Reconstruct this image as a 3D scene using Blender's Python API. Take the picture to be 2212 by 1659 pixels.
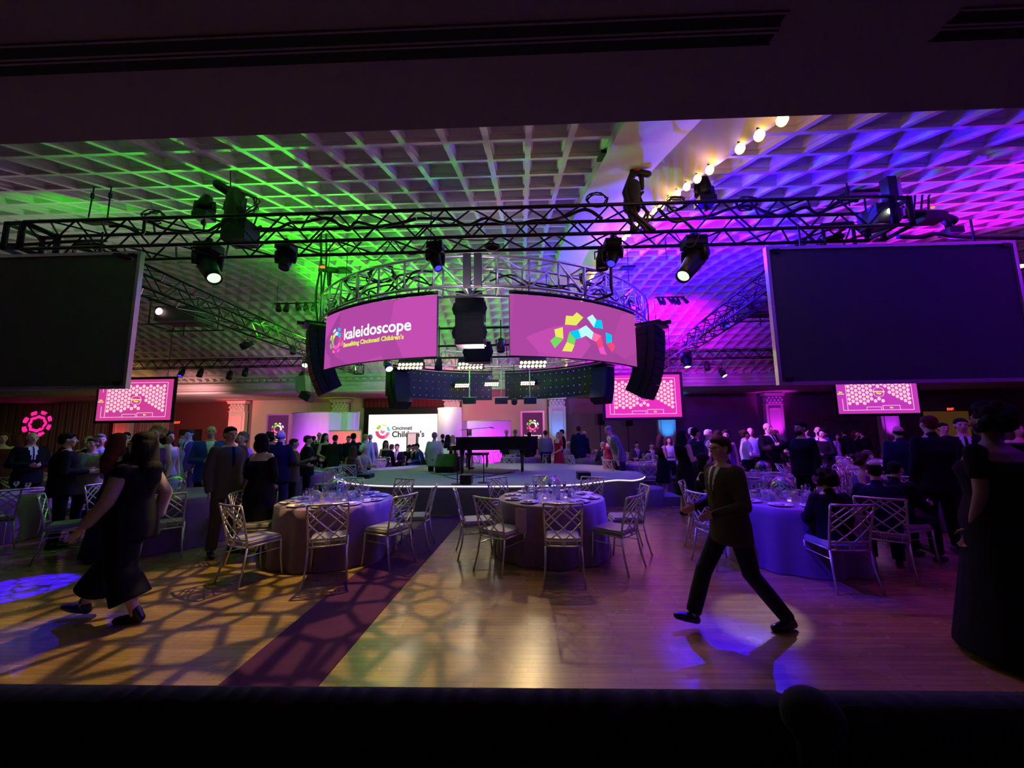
import bpy, bmesh, math, random
from mathutils import Vector, Matrix, Euler, noise
R = math.radians
PI = math.pi
random.seed(7)
SC = bpy.context.scene
COL = SC.collection
for _o in list(bpy.data.objects):
    bpy.data.objects.remove(_o)

# ------------------------------------------------------------------ camera
FPX = 830.0
PITCH, YAW, ROLL, EYE = R(7.24), R(1.7), R(-0.7), 1.72
CAMROT = Matrix.Rotation(YAW, 3, 'Z') @ Matrix.Rotation(PI/2 + PITCH, 3, 'X') @ Matrix.Rotation(ROLL, 3, 'Z')
cd = bpy.data.cameras.new('camera')
cam = bpy.data.objects.new('camera', cd)
COL.objects.link(cam)
cam.matrix_world = Matrix.Translation((0, 0, EYE)) @ CAMROT.to_4x4()
cd.sensor_width = 36.0
cd.lens = FPX / 2212.0 * 36.0
cd.clip_start = 0.05
cd.clip_end = 200
SC.camera = cam

def ray(px, py):
    return CAMROT @ Vector(((px - 1106.0) / FPX, (829.5 - py) / FPX, -1.0))
def W(px, py, Y):            # point of the room at depth Y seen at this spot of the photo
    d = ray(px, py)
    return Vector((0, 0, EYE)) + d * (Y / d.y)
def F(px, py, z=0.0):        # point of a level surface seen at this spot
    d = ray(px, py)
    return Vector((0, 0, EYE)) + d * ((z - EYE) / d.z)

# ------------------------------------------------------------------ world, exposure
w = bpy.data.worlds.new('hall_air')
SC.world = w
w.use_nodes = True
bgn = w.node_tree.nodes['Background']
bgn.inputs[0].default_value = (0.30, 0.14, 0.34, 1)
bgn.inputs[1].default_value = 0.02
SC.view_settings.view_transform = 'Standard'
SC.view_settings.look = 'None'
SC.view_settings.gamma = 1
SC.view_settings.exposure = 0
SC.view_settings.use_curve_mapping = False

def gobo(ld, scale, thr, soft, seed=0.0):
    """pattern wheel inside a stage lamp: cells cut out of the beam"""
    ld.use_nodes = True
    nt = ld.node_tree
    em = nt.nodes['Emission']
    tc = nt.nodes.new('ShaderNodeTexCoord')
    sx = nt.nodes.new('ShaderNodeSeparateXYZ')
    nt.links.new(tc.outputs['Normal'], sx.inputs[0])
    comb = nt.nodes.new('ShaderNodeCombineXYZ')
    for i, ax in enumerate('XY'):
        d = nt.nodes.new('ShaderNodeMath'); d.operation = 'DIVIDE'
        nt.links.new(sx.outputs[ax], d.inputs[0]); nt.links.new(sx.outputs['Z'], d.inputs[1])
        nt.links.new(d.outputs[0], comb.inputs[i])
    comb.inputs[2].default_value = seed
    vo = nt.nodes.new('ShaderNodeTexVoronoi'); vo.feature = 'DISTANCE_TO_EDGE'
    vo.inputs['Scale'].default_value = scale
    nt.links.new(comb.outputs[0], vo.inputs['Vector'])
    mr = nt.nodes.new('ShaderNodeMapRange')
    mr.inputs['From Min'].default_value = thr; mr.inputs['From Max'].default_value = thr + soft
    mr.inputs['To Min'].default_value = 0.12; mr.inputs['To Max'].default_value = 1.6
    nt.links.new(vo.outputs['Distance'], mr.inputs['Value'])
    nt.links.new(mr.outputs[0], em.inputs['Strength'])

NL = [0]
def spot(src, dst, color, power, angle=40, blend=0.6, size=0.05, gob=None):
    ld = bpy.data.lights.new('stage_or_fill_beam', 'SPOT')
    ld.color = color; ld.energy = power; ld.spot_size = R(angle); ld.spot_blend = blend
    ld.shadow_soft_size = size
    if gob: gobo(ld, *gob)
    o = bpy.data.objects.new('stage_or_fill_beam', ld)
    COL.objects.link(o)
    src = Vector(src); dst = Vector(dst)
    o.location = src
    o.rotation_euler = (dst - src).to_track_quat('-Z', 'Y').to_euler()
    return o
def bulb_light(loc, color, power, size=0.05):
    ld = bpy.data.lights.new('lamp_glow', 'POINT')
    ld.color = color; ld.energy = power; ld.shadow_soft_size = size
    o = bpy.data.objects.new('lamp_glow', ld); COL.objects.link(o); o.location = loc
    return o

GREEN = (0.04, 1.0, 0.01); BLUE = (0.035, 0.0, 1.0); MAG = (0.62, 0.0, 1.0); WARM = (1.0, 0.66, 0.25)
PURP = (0.22, 0.0, 1.0); PINKW = (1.0, 0.62, 0.78); RED = (1.0, 0.05, 0.06); CY = (0.02, 0.30, 1.0); COOL = (0.85, 0.9, 1.0)

# ceiling washes, from heads standing on the trusses
spot((-7.0, 13.0, 4.4), (-4.6, 7.8, 6.2), GREEN, 7500, 52, 0.9)
spot((-6.3, 6.4, 4.7), (-4.6, 10.0, 7.0), GREEN, 420, 100, 0.9)
spot((-7.0, 5.4, 4.7), (-9.5, 8.5, 6.4), GREEN, 90, 110, 1.0)
spot((-4.5, 13.5, 4.4), (-6.5, 17.5, 6.0), GREEN, 900, 120, 1.0)
spot((0.8, 11.0, 4.2), (4.6, 7.0, 6.2), BLUE, 30000, 66, 0.7)
spot((3.0, 6.2, 4.6), (4.2, 10.5, 6.7), BLUE, 4500, 95, 0.9)
spot((2.6, 5.6, 4.3), (4.2, 3.2, 4.6), BLUE, 420, 130, 1.0)
spot((4.6, 13.0, 4.6), (6.0, 18.5, 5.6), MAG, 1100, 110, 1.0)
spot((9.0, 12.0, 4.0), (8.6, 6.0, 5.4), MAG, 5000, 66, 1.0)
spot((6.0, 5.4, 4.3), (7.5, 3.4, 4.6), PURP, 350, 130, 1.0)
spot((-7.0, 15.5, 4.4), (-4.2, 11.5, 6.9), GREEN, 4500, 80, 1.0)
spot((-7.2, 9.5, 4.4), (-4.0, 14.5, 6.8), GREEN, 3000, 85, 1.0)
spot((5.0, 15.0, 4.4), (4.2, 10.5, 6.7), BLUE, 9000, 75, 1.0)
spot((5.0, 12.0, 4.4), (6.0, 17.0, 5.8), MAG, 3000, 80, 1.0)
# upward fill spots added in place of LED screen bounce on the vault
spot((-1.0, 8.8, 3.4), (-1.2, 5.4, 5.6), PINKW, 420, 90, 1.0, 0.4)
spot((-1.0, 12.5, 3.2), (-1.5, 14.5, 7.0), PINKW, 160, 150, 1.0, 0.5)
spot((-8.0, 8.6, 3.0), (-9.0, 6.0, 6.0), (.85, .75, .8), 150, 150, 1.0, 0.5)
spot((6.0, 8.0, 3.6), (8.0, 6.0, 5.6), (.5, .03, .9), 160, 150, 1.0, 0.5)
# back wall and soffit
spot((-4.0, 16.2, 3.6), (-4.5, 24.5, 2.2), (1, .72, .62), 420, 100, 1.0, 0.2)  # wash added to brighten the beige back wall
spot((-4.5, 19.5, 2.6), (-4.5, 21.5, 4.0), (1, .04, .45), 600, 150, 1.0, 0.3)
spot((1.5, 16.5, 3.6), (1.5, 24.5, 2.0), (1, .75, .62), 240, 80, 1.0, 0.2)  # second added wash for the same wall
spot((-17.0, 18.0, 3.0), (-19.0, 24.4, 2.6), (1, .42, .42), 900, 110, 1.0, 0.2)
spot((13.0, 16.0, 3.8), (13.0, 24.5, 2.4), (.55, .12, .9), 420, 120, 1.0, 0.2)
# floor and tables
spot((-2.6, 5.6, 4.5), (-2.9, 3.5, 0), WARM, 640, 64, 0.5, 0.02, (13.0, 0.06, 0.10, 1.0))
spot((0.5, 5.9, 4.5), (-0.1, 3.4, 0), (1, .70, .28), 190, 44, 1.0, 0.03)
spot((0.0, 9.6, 4.3), (0.2, 4.4, 0.0), WARM, 330, 40, 0.9, 0.03)
spot((2.6, 5.9, 4.5), (2.4, 3.9, 0), (1.0, 0.17, 0.32), 120, 55, 1.0, 0.05)
spot((4.2, 6.0, 4.5), (4.6, 3.6, 0), (0.75, 0.04, 0.6), 100, 62, 1.0, 0.05)
spot((1.6, 9.4, 4.2), (1.7, 6.6, 0.0), (1.0, 0.30, 0.75), 150, 40, 1.0, 0.05)
spot((-0.4, 5.0, 4.3), F(770, 1085, .7), (.05, .01, 1), 1500, 22, 0.6, 0.03)
spot((2.9, 5.4, 4.3), F(1235, 1075, .75), (.05, .01, 1), 1500, 21, 0.6, 0.03)
spot((0.9, 5.0, 4.3), F(1640, 1125, .6), (.03, .0, 1), 2200, 27, 0.7, 0.03)
spot((-1.6, 7.0, 4.4), F(430, 1065, .75), (.05, .01, 1), 2600, 34, 0.8, 0.03)
spot((-1.3, 8.6, 4.3), F(460, 960, 1.5), (.012, .0, 1), 2200, 18, 0.7, 0.03)
spot((-1.0, 11.6, 4.3), F(650, 1050, .5), (.22, .08, 1), 500, 26, 0.9, 0.03)
spot((-1.5, 12.5, 4.3), F(820, 1000, .75), (.45, .18, 1), 1500, 34, 0.9, 0.03)
spot((0.6, 10.2, 4.3), F(1700, 1010, .75), (.55, .16, 1), 2600, 36, 0.9, 0.03)
spot((2.6, 9.0, 4.3), F(1880, 1000, .75), (.35, .06, 1), 2400, 40, 0.9, 0.03)
spot((-0.3, 13.0, 4.3), F(1340, 1000, .75), (.95, .55, .8), 500, 44, 0.9, 0.03)
spot((-1.0, 15.0, 4.3), F(1000, 985, .75), (.4, .2, 1), 400, 60, 0.9, 0.03)
# narrow beams hitting the floor
spot((-4.8, 6.0, 4.4), F(20, 1275), (.012, .0, 1), 14000, 13, 0.25, 0.01, (26.0, 0.03, 0.06, 3.0))
spot((-4.8, 6.0, 4.4), F(0, 1420), (.012, .0, 1), 2200, 18, 0.6, 0.02)
spot((4.6, 7.6, 4.4), F(1640, 1330), (1, .85, .9), 800, 8, 0.5, 0.01)
spot((3.3, 6.4, 4.4), F(1570, 1400), (.012, .0, 1), 7000, 12, 0.7, 0.01)
spot((2.6, 8.5, 4.4), F(1490, 1120, .6), (.012, .0, 1), 5000, 14, 0.7, 0.01)
spot((-6.2, 9.5, 4.3), F(190, 1040, .9), (.22, .04, 1), 1300, 52, 1.0, 0.03)  # added purple-blue wash countering green spill on the left guests
spot((-6.4, 7.5, 4.4), F(520, 1090, .8), (.30, .06, 1), 180, 34, 1.0, 0.03)
# stage
spot((0.0, 11.0, 4.2), (-1.2, 12.4, .6), (1, .93, .85), 260, 62, 0.8, 0.04)
spot((-1.0, 5.4, 4.3), (-1.0, 8.4, 4.8), (.8, .65, 1), 70, 110, 1.0, 0.1)  # added lilac fill that brightens the silver ring truss
def tile_gobo(o):
    """pattern wheel with a ring of tiles: an inner ring and eight outer tiles"""
    ld = o.data; ld.use_nodes = True; nt = ld.node_tree; em = nt.nodes['Emission']
    def mth(op, a, b=None, c=None):
        n = nt.nodes.new('ShaderNodeMath'); n.operation = op
        for i, v in enumerate((a, b, c)):
            if v is None: continue
            if isinstance(v, (int, float)): n.inputs[i].default_value = v
            else: nt.links.new(v, n.inputs[i])
        return n.outputs[0]
    tc = nt.nodes.new('ShaderNodeTexCoord'); sx = nt.nodes.new('ShaderNodeSeparateXYZ'); nt.links.new(tc.outputs['Normal'], sx.inputs[0])
    x = mth('DIVIDE', sx.outputs['X'], sx.outputs['Z']); y = mth('DIVIDE', sx.outputs['Y'], sx.outputs['Z'])
    r = mth('MULTIPLY', mth('SQRT', mth('ADD', mth('MULTIPLY', x, x), mth('MULTIPLY', y, y))), 1/math.tan(R(4.6)))
    a = mth('MULTIPLY', mth('ARCTAN2', y, x), 8/(2*math.pi)); fr = mth('FRACT', mth('ADD', a, 8.0))
    ri = mth('ADD', r, mth('MULTIPLY', mth('ABSOLUTE', mth('SUBTRACT', fr, .5)), -.12))
    inner = mth('MULTIPLY', mth('GREATER_THAN', ri, .36), mth('LESS_THAN', ri, .56))
    outer = mth('MULTIPLY', mth('MULTIPLY', mth('GREATER_THAN', r, .70), mth('LESS_THAN', r, .95)), mth('LESS_THAN', mth('ABSOLUTE', mth('SUBTRACT', fr, .5)), .30))
    nt.links.new(mth('ADD', inner, outer), em.inputs['Strength'])
_w = W(80, 915, 24.2)
tile_gobo(spot((_w.x + 6, 15.0, 4.0), _w, (1, .02, .45), 16000, 11, 0.05, 0.001))

# ------------------------------------------------------------------ helpers
def V(*a): return Vector(a)
class MB:
    def __init__(s): s.bm = bmesh.new(); s.mi = 0
    def face(s, pts):
        vs = [s.bm.verts.new(p) for p in pts]
        try:
            f = s.bm.faces.new(vs); f.material_index = s.mi; return f
        except ValueError: return None
    def box(s, c, d, rot=None):
        c = Vector(c); hx, hy, hz = d[0]/2, d[1]/2, d[2]/2
        P = [Vector((x, y, z)) for x in (-hx, hx) for y in (-hy, hy) for z in (-hz, hz)]
        if rot is not None: P = [rot @ p for p in P]
        v = [s.bm.verts.new(c + p) for p in P]
        for q in ((0,1,3,2),(4,6,7,5),(0,4,5,1),(2,3,7,6),(0,2,6,4),(1,5,7,3)):
            f = s.bm.faces.new([v[i] for i in q]); f.material_index = s.mi
        return s
    def tube(s, pts, r, n=6, closed=False, cap=True, sc=None):
        pts = [Vector(p) for p in pts]; m = len(pts)
        rr = r if isinstance(r, (list, tuple)) else [r]*m
        rings = []; up = None
        for i, p in enumerate(pts):
            a = pts[(i-1) % m] if (closed or i > 0) else p
            b = pts[(i+1) % m] if (closed or i < m-1) else p
            t = (b-a)
            if t.length < 1e-9: t = Vector((0,0,1))
            t.normalize()
            if up is None:
                up = Vector((0,0,1)) if abs(t.z) < .9 else Vector((0,1,0))
            x = t.cross(up)
            if x.length < 1e-6: x = t.orthogonal()
            x.normalize(); y = x.cross(t).normalized(); up = y
            ring = []
            for k in range(n):
                an = 2*PI*(k+.5)/n
                ring.append(s.bm.verts.new(p + (x*math.cos(an) + y*math.sin(an))*rr[i]))
            rings.append(ring)
        for i in range(m if closed else m-1):
            A, B = rings[i], rings[(i+1) % m]
            for k in range(n):
                f = s.bm.faces.new((A[k], A[(k+1)%n], B[(k+1)%n], B[k])); f.material_index = s.mi; f.smooth = n > 5
        if cap and not closed:
            for ring in (rings[0], rings[-1]):
                f = s.bm.faces.new(ring); f.material_index = s.mi
        return s
    def lathe(s, prof, c=(0,0,0), n=16, rot=None, cap=False):
        c = Vector(c); rings = []
        for r, z in prof:
            ring = []
            for k in range(n):
                an = 2*PI*k/n
                p = Vector((r*math.cos(an), r*math.sin(an), z))
                if rot is not None: p = rot @ p
                ring.append(s.bm.verts.new(c+p))
            rings.append(ring)
        for A, B in zip(rings, rings[1:]):
            for k in range(n):
                f = s.bm.faces.new((A[k], A[(k+1)%n], B[(k+1)%n], B[k])); f.material_index = s.mi; f.smooth = True
        if cap:
            for ring in (rings[0], rings[-1]):
                f = s.bm.faces.new(ring); f.material_index = s.mi
        return s
    def ell(s, c, r, rot=None, n=10, m=7):
        prof = [(math.sin(PI*i/m), -math.cos(PI*i/m)) for i in range(m+1)]
        prof[0] = (1e-3, -1); prof[-1] = (1e-3, 1)
        M = Matrix.Diagonal(Vector(r)) if rot is None else rot @ Matrix.Diagonal(Vector(r))
        return s.lathe(prof, c, n, M, True)
    def cap(s, p0, p1, r0, r1, n=10, flat=1.0, fx=None):
        """tapered limb with round ends; flat squeezes it along fx"""
        p0, p1 = Vector(p0), Vector(p1); d = (p1-p0); L = d.length
        if L < 1e-6: return s
        z = d/L; x = Vector(fx) if fx else z.orthogonal()
        x = (x - z*x.dot(z)).normalized(); y = z.cross(x)
        prof = []
        for i in range(4):
            a = PI/2*i/3; prof.append((max(r0*math.sin(a), 1e-3), -r0*math.cos(a)))
        for i in range(4):
            a = PI/2*(3-i)/3; prof.append((max(r1*math.sin(a), 1e-3), L + r1*math.cos(a)))
        Mx = Matrix((x*flat, y, z)).transposed()
        return s.lathe(prof, p0, n, Mx, True)
    def loft(s, secs, n=16):
        rings = []
        for (c, rx, ry, ax, ay) in secs:
            ring = []
            for k in range(n):
                a = 2*PI*k/n
                ring.append(s.bm.verts.new(Vector(c) + Vector(ax)*rx*math.cos(a) + Vector(ay)*ry*math.sin(a)))
            rings.append(ring)
        for A, B in zip(rings, rings[1:]):
            for k in range(n):
                f = s.bm.faces.new((A[k], A[(k+1)%n], B[(k+1)%n], B[k])); f.smooth = True; f.material_index = s.mi
        for ring in (rings[0], rings[-1]): s.bm.faces.new(ring).material_index = s.mi
        return s
    def build(s, name, mats, parent=None, norm=True, **kw):
        if norm: bmesh.ops.recalc_face_normals(s.bm, faces=s.bm.faces)
        me = bpy.data.meshes.new(name); s.bm.to_mesh(me); s.bm.free()
        if not isinstance(mats, (list, tuple)): mats = [mats]
        for m in mats: me.materials.append(m)
        return link(name, me, parent, **kw)
def link(name, me, parent=None, **kw):
    o = bpy.data.objects.new(name, me); COL.objects.link(o)
    if parent is not None: o.parent = parent
    for k, v in kw.items():
        if v: o[k] = v
    return o
def thing(name, label, cat, loc=(0,0,0), rz=0, group=None, rot=None):
    o = bpy.data.objects.new(name, None); COL.objects.link(o)
    o.empty_display_size = .1; o.location = loc
    if rot is not None: o.rotation_euler = rot
    else: o.rotation_euler = (0, 0, rz)
    o['label'] = label; o['category'] = cat
    if group: o['group'] = group
    return o
def tag(o, label, cat, group=None):
    o['label'] = label; o['category'] = cat
    if group: o['group'] = group
    return o
def struct(name, mb, m, norm=True):
    o = mb.build(name, m, None, norm); o['kind'] = 'structure'; return o
KIDS = {}
def dup(root, loc, rz=0.0, label=None, group=None, rot=None, scale=None):
    r = root.copy(); COL.objects.link(r); r.location = loc
    r.rotation_euler = rot if rot is not None else (0, 0, rz)
    if scale: r.scale = (scale,)*3
    if label: r['label'] = label
    if group: r['group'] = group
    if root.name not in KIDS: KIDS[root.name] = [(c, list(c.children)) for c in root.children]
    for ch, gs in KIDS[root.name]:
        c = ch.copy(); COL.objects.link(c); c.parent = r
        for g in gs:
            d = g.copy(); COL.objects.link(d); d.parent = c
    return r
class Proto:
    """first placement uses the model itself, later ones copy it"""
    def __init__(s, root): s.root = root; s.used = False
    def put(s, loc, rz=0.0, label=None, group=None, rot=None, scale=None):
        if s.used: return dup(s.root, loc, rz, label, group, rot, scale)
        s.used = True; r = s.root; r.location = loc
        r.rotation_euler = rot if rot is not None else (0, 0, rz)
        if scale: r.scale = (scale,)*3
        if label: r['label'] = label
        if group: r['group'] = group
        return r

# ------------------------------------------------------------------ materials
MATS = {}
def mat(name, col, rough=.6, metal=0., emis=None, es=1., var=.12, vs=12., bump=0., spec=.5, sheen=0., alpha=1., trans=0.):
    if name in MATS: return MATS[name]
    m = bpy.data.materials.new(name); MATS[name] = m
    m.use_nodes = True; nt = m.node_tree; b = nt.nodes['Principled BSDF']
    b.inputs['Base Color'].default_value = (*col, 1)
    b.inputs['Roughness'].default_value = rough; b.inputs['Metallic'].default_value = metal
    b.inputs['Specular IOR Level'].default_value = spec
    if sheen: b.inputs['Sheen Weight'].default_value = sheen
    if trans: b.inputs['Transmission Weight'].default_value = trans
    if emis:
        b.inputs['Emission Color'].default_value = (*emis, 1); b.inputs['Emission Strength'].default_value = es
    tc = nt.nodes.new('ShaderNodeTexCoord')
    no = nt.nodes.new('ShaderNodeTexNoise'); no.inputs['Scale'].default_value = vs; no.inputs['Detail'].default_value = 3
    nt.links.new(tc.outputs['Object'], no.inputs['Vector'])
    if var:
        mx = nt.nodes.new('ShaderNodeMix'); mx.data_type = 'RGBA'
        mx.inputs['A'].default_value = (*[c*(1-var) for c in col], 1)
        mx.inputs['B'].default_value = (*[min(1, c*(1+var)) for c in col], 1)
        nt.links.new(no.outputs['Fac'], mx.inputs['Factor']); nt.links.new(mx.outputs['Result'], b.inputs['Base Color'])
    if bump:
        bp = nt.nodes.new('ShaderNodeBump'); bp.inputs['Strength'].default_value = bump; bp.inputs['Distance'].default_value = .01
        nt.links.new(no.outputs['Fac'], bp.inputs['Height']); nt.links.new(bp.outputs['Normal'], b.inputs['Normal'])
    return m
def glow(name, col, s):
    m = bpy.data.materials.new(name); MATS[name] = m; m.use_nodes = True; nt = m.node_tree
    nt.nodes.remove(nt.nodes['Principled BSDF'])
    e = nt.nodes.new('ShaderNodeEmission'); e.inputs[0].default_value = (*col, 1); e.inputs[1].default_value = s
    nt.links.new(e.outputs[0], nt.nodes['Material Output'].inputs[0])
    m.cycles.emission_sampling = 'NONE' if s < 3 else 'AUTO'
    return m
def glassmat(name, tint, fac=.25, irid=False):
    m = bpy.data.materials.new(name); MATS[name] = m; m.use_nodes = True; nt = m.node_tree
    nt.nodes.remove(nt.nodes['Principled BSDF'])
    tr = nt.nodes.new('ShaderNodeBsdfTransparent'); tr.inputs[0].default_value = (*tint, 1)
    gl = nt.nodes.new('ShaderNodeBsdfGlossy'); gl.inputs['Roughness'].default_value = .04
    gl.inputs['Color'].default_value = (1, 1, 1, 1)
    lw = nt.nodes.new('ShaderNodeLayerWeight'); lw.inputs['Blend'].default_value = fac
    if irid:
        cr = nt.nodes.new('ShaderNodeValToRGB'); nt.links.new(lw.outputs['Facing'], cr.inputs[0])
        e = cr.color_ramp.elements; e[0].color = (.3, .9, 1, 1); e[1].color = (1, .5, .9, 1)
        x = cr.color_ramp.elements.new(.5); x.color = (1, .95, .5, 1)
        nt.links.new(cr.outputs[0], gl.inputs['Color'])
    ad = nt.nodes.new('ShaderNodeMath'); ad.operation = 'MULTIPLY_ADD'; ad.inputs[1].default_value = .8; ad.inputs[2].default_value = .1 if irid else .06
    nt.links.new(lw.outputs['Facing'], ad.inputs[0])
    mx = nt.nodes.new('ShaderNodeMixShader')
    nt.links.new(ad.outputs[0], mx.inputs[0]); nt.links.new(tr.outputs[0], mx.inputs[1]); nt.links.new(gl.outputs[0], mx.inputs[2])
    nt.links.new(mx.outputs[0], nt.nodes['Material Output'].inputs[0])
    return m
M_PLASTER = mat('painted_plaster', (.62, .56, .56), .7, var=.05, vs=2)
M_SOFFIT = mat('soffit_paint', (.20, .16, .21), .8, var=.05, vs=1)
M_BLACK = mat('black_paint', (.012, .012, .014), .55, var=.2)
M_BLACKM = mat('black_metal', (.02, .02, .022), .4, .6)
M_VOID = mat('vent_void', (.004, .004, .004), .9)
M_SILVER = mat('aluminium', (.62, .62, .66), .38, .85, var=.06)
M_CHAIR = mat('champagne_silver', (.58, .56, .52), .34, .75, var=.05)
M_SEAT = mat('satin_seat', (.20, .185, .18), .45, sheen=.4, bump=.15, vs=30)
M_CLOTH = mat('plum_tablecloth', (.17, .08, .15), .6, sheen=.4, var=.08, bump=.1, vs=20)
M_NAPKIN = mat('napkin_cloth', (.42, .25, .36), .7, sheen=.3)
M_CHINA = mat('china', (.75, .74, .74), .2)
M_FOOD = mat('food', (.35, .2, .12), .6, var=.7, vs=60)
M_GLASS = glassmat('clear_glass', (.97, .97, .98), .5)
M_BUBBLE = glassmat('iridescent_glass', (.93, .95, .97), .5, True)
M_WINE = mat('red_wine', (.12, .005, .02), .1)
M_WATER = glassmat('water', (.8, .85, .9), .3)
M_CARPETR = mat('runner_carpet', (.055, .014, .045), .95, var=.3, vs=5, bump=.3, spec=.1)
M_STAGE = mat('stage_carpet', (.30, .29, .28), .9, var=.12, vs=40, bump=.2)
M_SKIRT = mat('stage_skirt', (.16, .15, .18), .85, var=.08, vs=6)
M_BEIGE = mat('beige_wall', (.55, .45, .38), .8, var=.05, vs=1.2)
M_DARKWALL = mat('plum_wall', (.20, .13, .16), .85, var=.08, vs=1.5)
M_DRAPE = mat('sheer_drape', (.42, .24, .24), .8, var=.15, vs=2)
M_REDD = mat('dark_red_valance', (.10, .015, .015), .85, var=.2)
M_COLUMN = mat('column_plaster', (.72, .70, .66), .6, var=.04)
M_PIANO = mat('piano_lacquer', (.006, .006, .008), .06, spec=.8, var=0)
M_WHITE = mat('white_scenic', (.8, .78, .8), .6, var=.04)
M_VELVET = mat('black_velvet', (.006, .005, .007), .95, var=.2, sheen=.05)
M_BULB = glow('warm_bulb', (1.0, .62, .16), 7.0)
M_LENSW = glow('lit_lens', (.95, 1.0, .9), 9.0)
M_LENSD = mat('dark_lens', (.05, .05, .06), .08)
M_LENSB = glow('blue_lens', (.03, .02, 1.0), 3.0)
M_BLIND = glow('blinder_bulb', (1.0, .78, .42), 16.0)
M_LEDSTRIP = glow('led_strip', (.85, .72, 1.0), 2.2)
M_ORANGE = glow('orange_indicator', (1.0, .25, .05), 1.3)
M_REDI = mat('hoist_label_red', (.7, .06, .05), .5)

# ------------------------------------------------------------------ floor and shell
def floor_material():
    m = bpy.data.materials.new('strip_wood_floor'); m.use_nodes = True; nt = m.node_tree; b = nt.nodes['Principled BSDF']
    tc = nt.nodes.new('ShaderNodeTexCoord')
    br = nt.nodes.new('ShaderNodeTexBrick'); nt.links.new(tc.outputs['Object'], br.inputs['Vector'])
    br.inputs['Scale'].default_value = 1; br.inputs['Brick Width'].default_value = .75; br.inputs['Row Height'].default_value = .057
    br.inputs['Mortar Size'].default_value = .0012; br.inputs['Bias'].default_value = 0
    br.inputs['Color1'].default_value = (.27, .165, .055, 1); br.inputs['Color2'].default_value = (.38, .245, .09, 1)
    br.inputs['Mortar'].default_value = (.10, .05, .025, 1)
    mp = nt.nodes.new('ShaderNodeMapping'); mp.inputs['Scale'].default_value = (1.2, 22, 1)
    nt.links.new(tc.outputs['Object'], mp.inputs[0])
    no = nt.nodes.new('ShaderNodeTexNoise'); no.inputs['Scale'].default_value = 3; no.inputs['Detail'].default_value = 5
    nt.links.new(mp.outputs[0], no.inputs['Vector'])
    mx = nt.nodes.new('ShaderNodeMix'); mx.data_type = 'RGBA'; mx.blend_type = 'MULTIPLY'; mx.inputs['Factor'].default_value = .55
    nt.links.new(br.outputs['Color'], mx.inputs['A']); nt.links.new(no.outputs['Color'], mx.inputs['B'])
    nt.links.new(mx.outputs['Result'], b.inputs['Base Color'])
    n2 = nt.nodes.new('ShaderNodeTexNoise'); n2.inputs['Scale'].default_value = 2.2; n2.inputs['Detail'].default_value = 4
    nt.links.new(tc.outputs['Object'], n2.inputs['Vector'])
    mr = nt.nodes.new('ShaderNodeMapRange'); mr.inputs['To Min'].default_value = .17; mr.inputs['To Max'].default_value = .34
    nt.links.new(n2.outputs['Fac'], mr.inputs['Value']); nt.links.new(mr.outputs[0], b.inputs['Roughness'])
    bp = nt.nodes.new('ShaderNodeBump'); bp.inputs['Strength'].default_value = .25; bp.inputs['Distance'].default_value = .002
    nt.links.new(br.outputs['Fac'], bp.inputs['Height']); bp.invert = True
    nt.links.new(bp.outputs['Normal'], b.inputs['Normal'])
    b.inputs['Specular IOR Level'].default_value = .5
    return m
XL, XR, YW = -35.0, 30.0, 24.5
mb = MB(); mb.box((-2, 11, -.1), (68, 28, .2)); struct('floor', mb, floor_material())

def vh(Y):       # height of the vault over the hall
    return 7.0 - (.0749*(12.5-Y)**1.52 if Y < 12.5 else .048*(Y-12.5)**1.79)
# arc-length spaced rows
rows = [1.80]; acc = 0; y = 1.80
while y < 20.45:
    y2 = y + .01; acc += math.hypot(.01, vh(y2)-vh(y)); y = y2
    if acc >= .60: rows.append(y); acc = 0
if 20.45 - rows[-1] < .25: rows[-1] = 20.45
else: rows.append(20.45)
def coffers(x0, x1, n, dz, name):
    mb = MB(); px = (x1-x0)/n
    for j in range(len(rows)-1):
        ya, yb = rows[j], rows[j+1]
        def P(x, u, up):
            Y = ya + (yb-ya)*u; e = .01
            sl = (vh(Y+e)-vh(Y-e))/(2*e); l = math.hypot(1, sl)
            return Vector((x, Y - sl/l*up, vh(Y) + dz + up/l))
        bm = mb.bm
        for i in range(n):
            xa = x0+i*px
            rg = []
            for (a, v, up) in ((0, 0, 0), (.075, .06, 0), (.075, .06, .05), (.12, .10, .05), (.14, .12, .14)):
                rg.append([bm.verts.new(P(xa+px*q, r, up)) for q, r in ((a, v), (1-a, v), (1-a, 1-v), (a, 1-v))])
            for A, B in zip(rg, rg[1:]):
                for k in range(4): bm.faces.new((A[k], A[(k+1)%4], B[(k+1)%4], B[k]))
            bm.faces.new(rg[-1])
    return struct(name, mb, M_PLASTER, norm=False)
BX0, BX1, BX2 = 1.08, 1.86, 2.22      # right rib: band, lit slope
coffers(-19.9, BX0, 43, 0, 'ceiling')
coffers(BX2, XR, 57, -.30, 'ceiling_right_bay')
coffers(XL, -21.0, 28, -.30, 'ceiling_left_bay')
N = 48
ys = [1.80 + (20.45-1.80)*i/N for i in range(N+1)]
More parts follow.
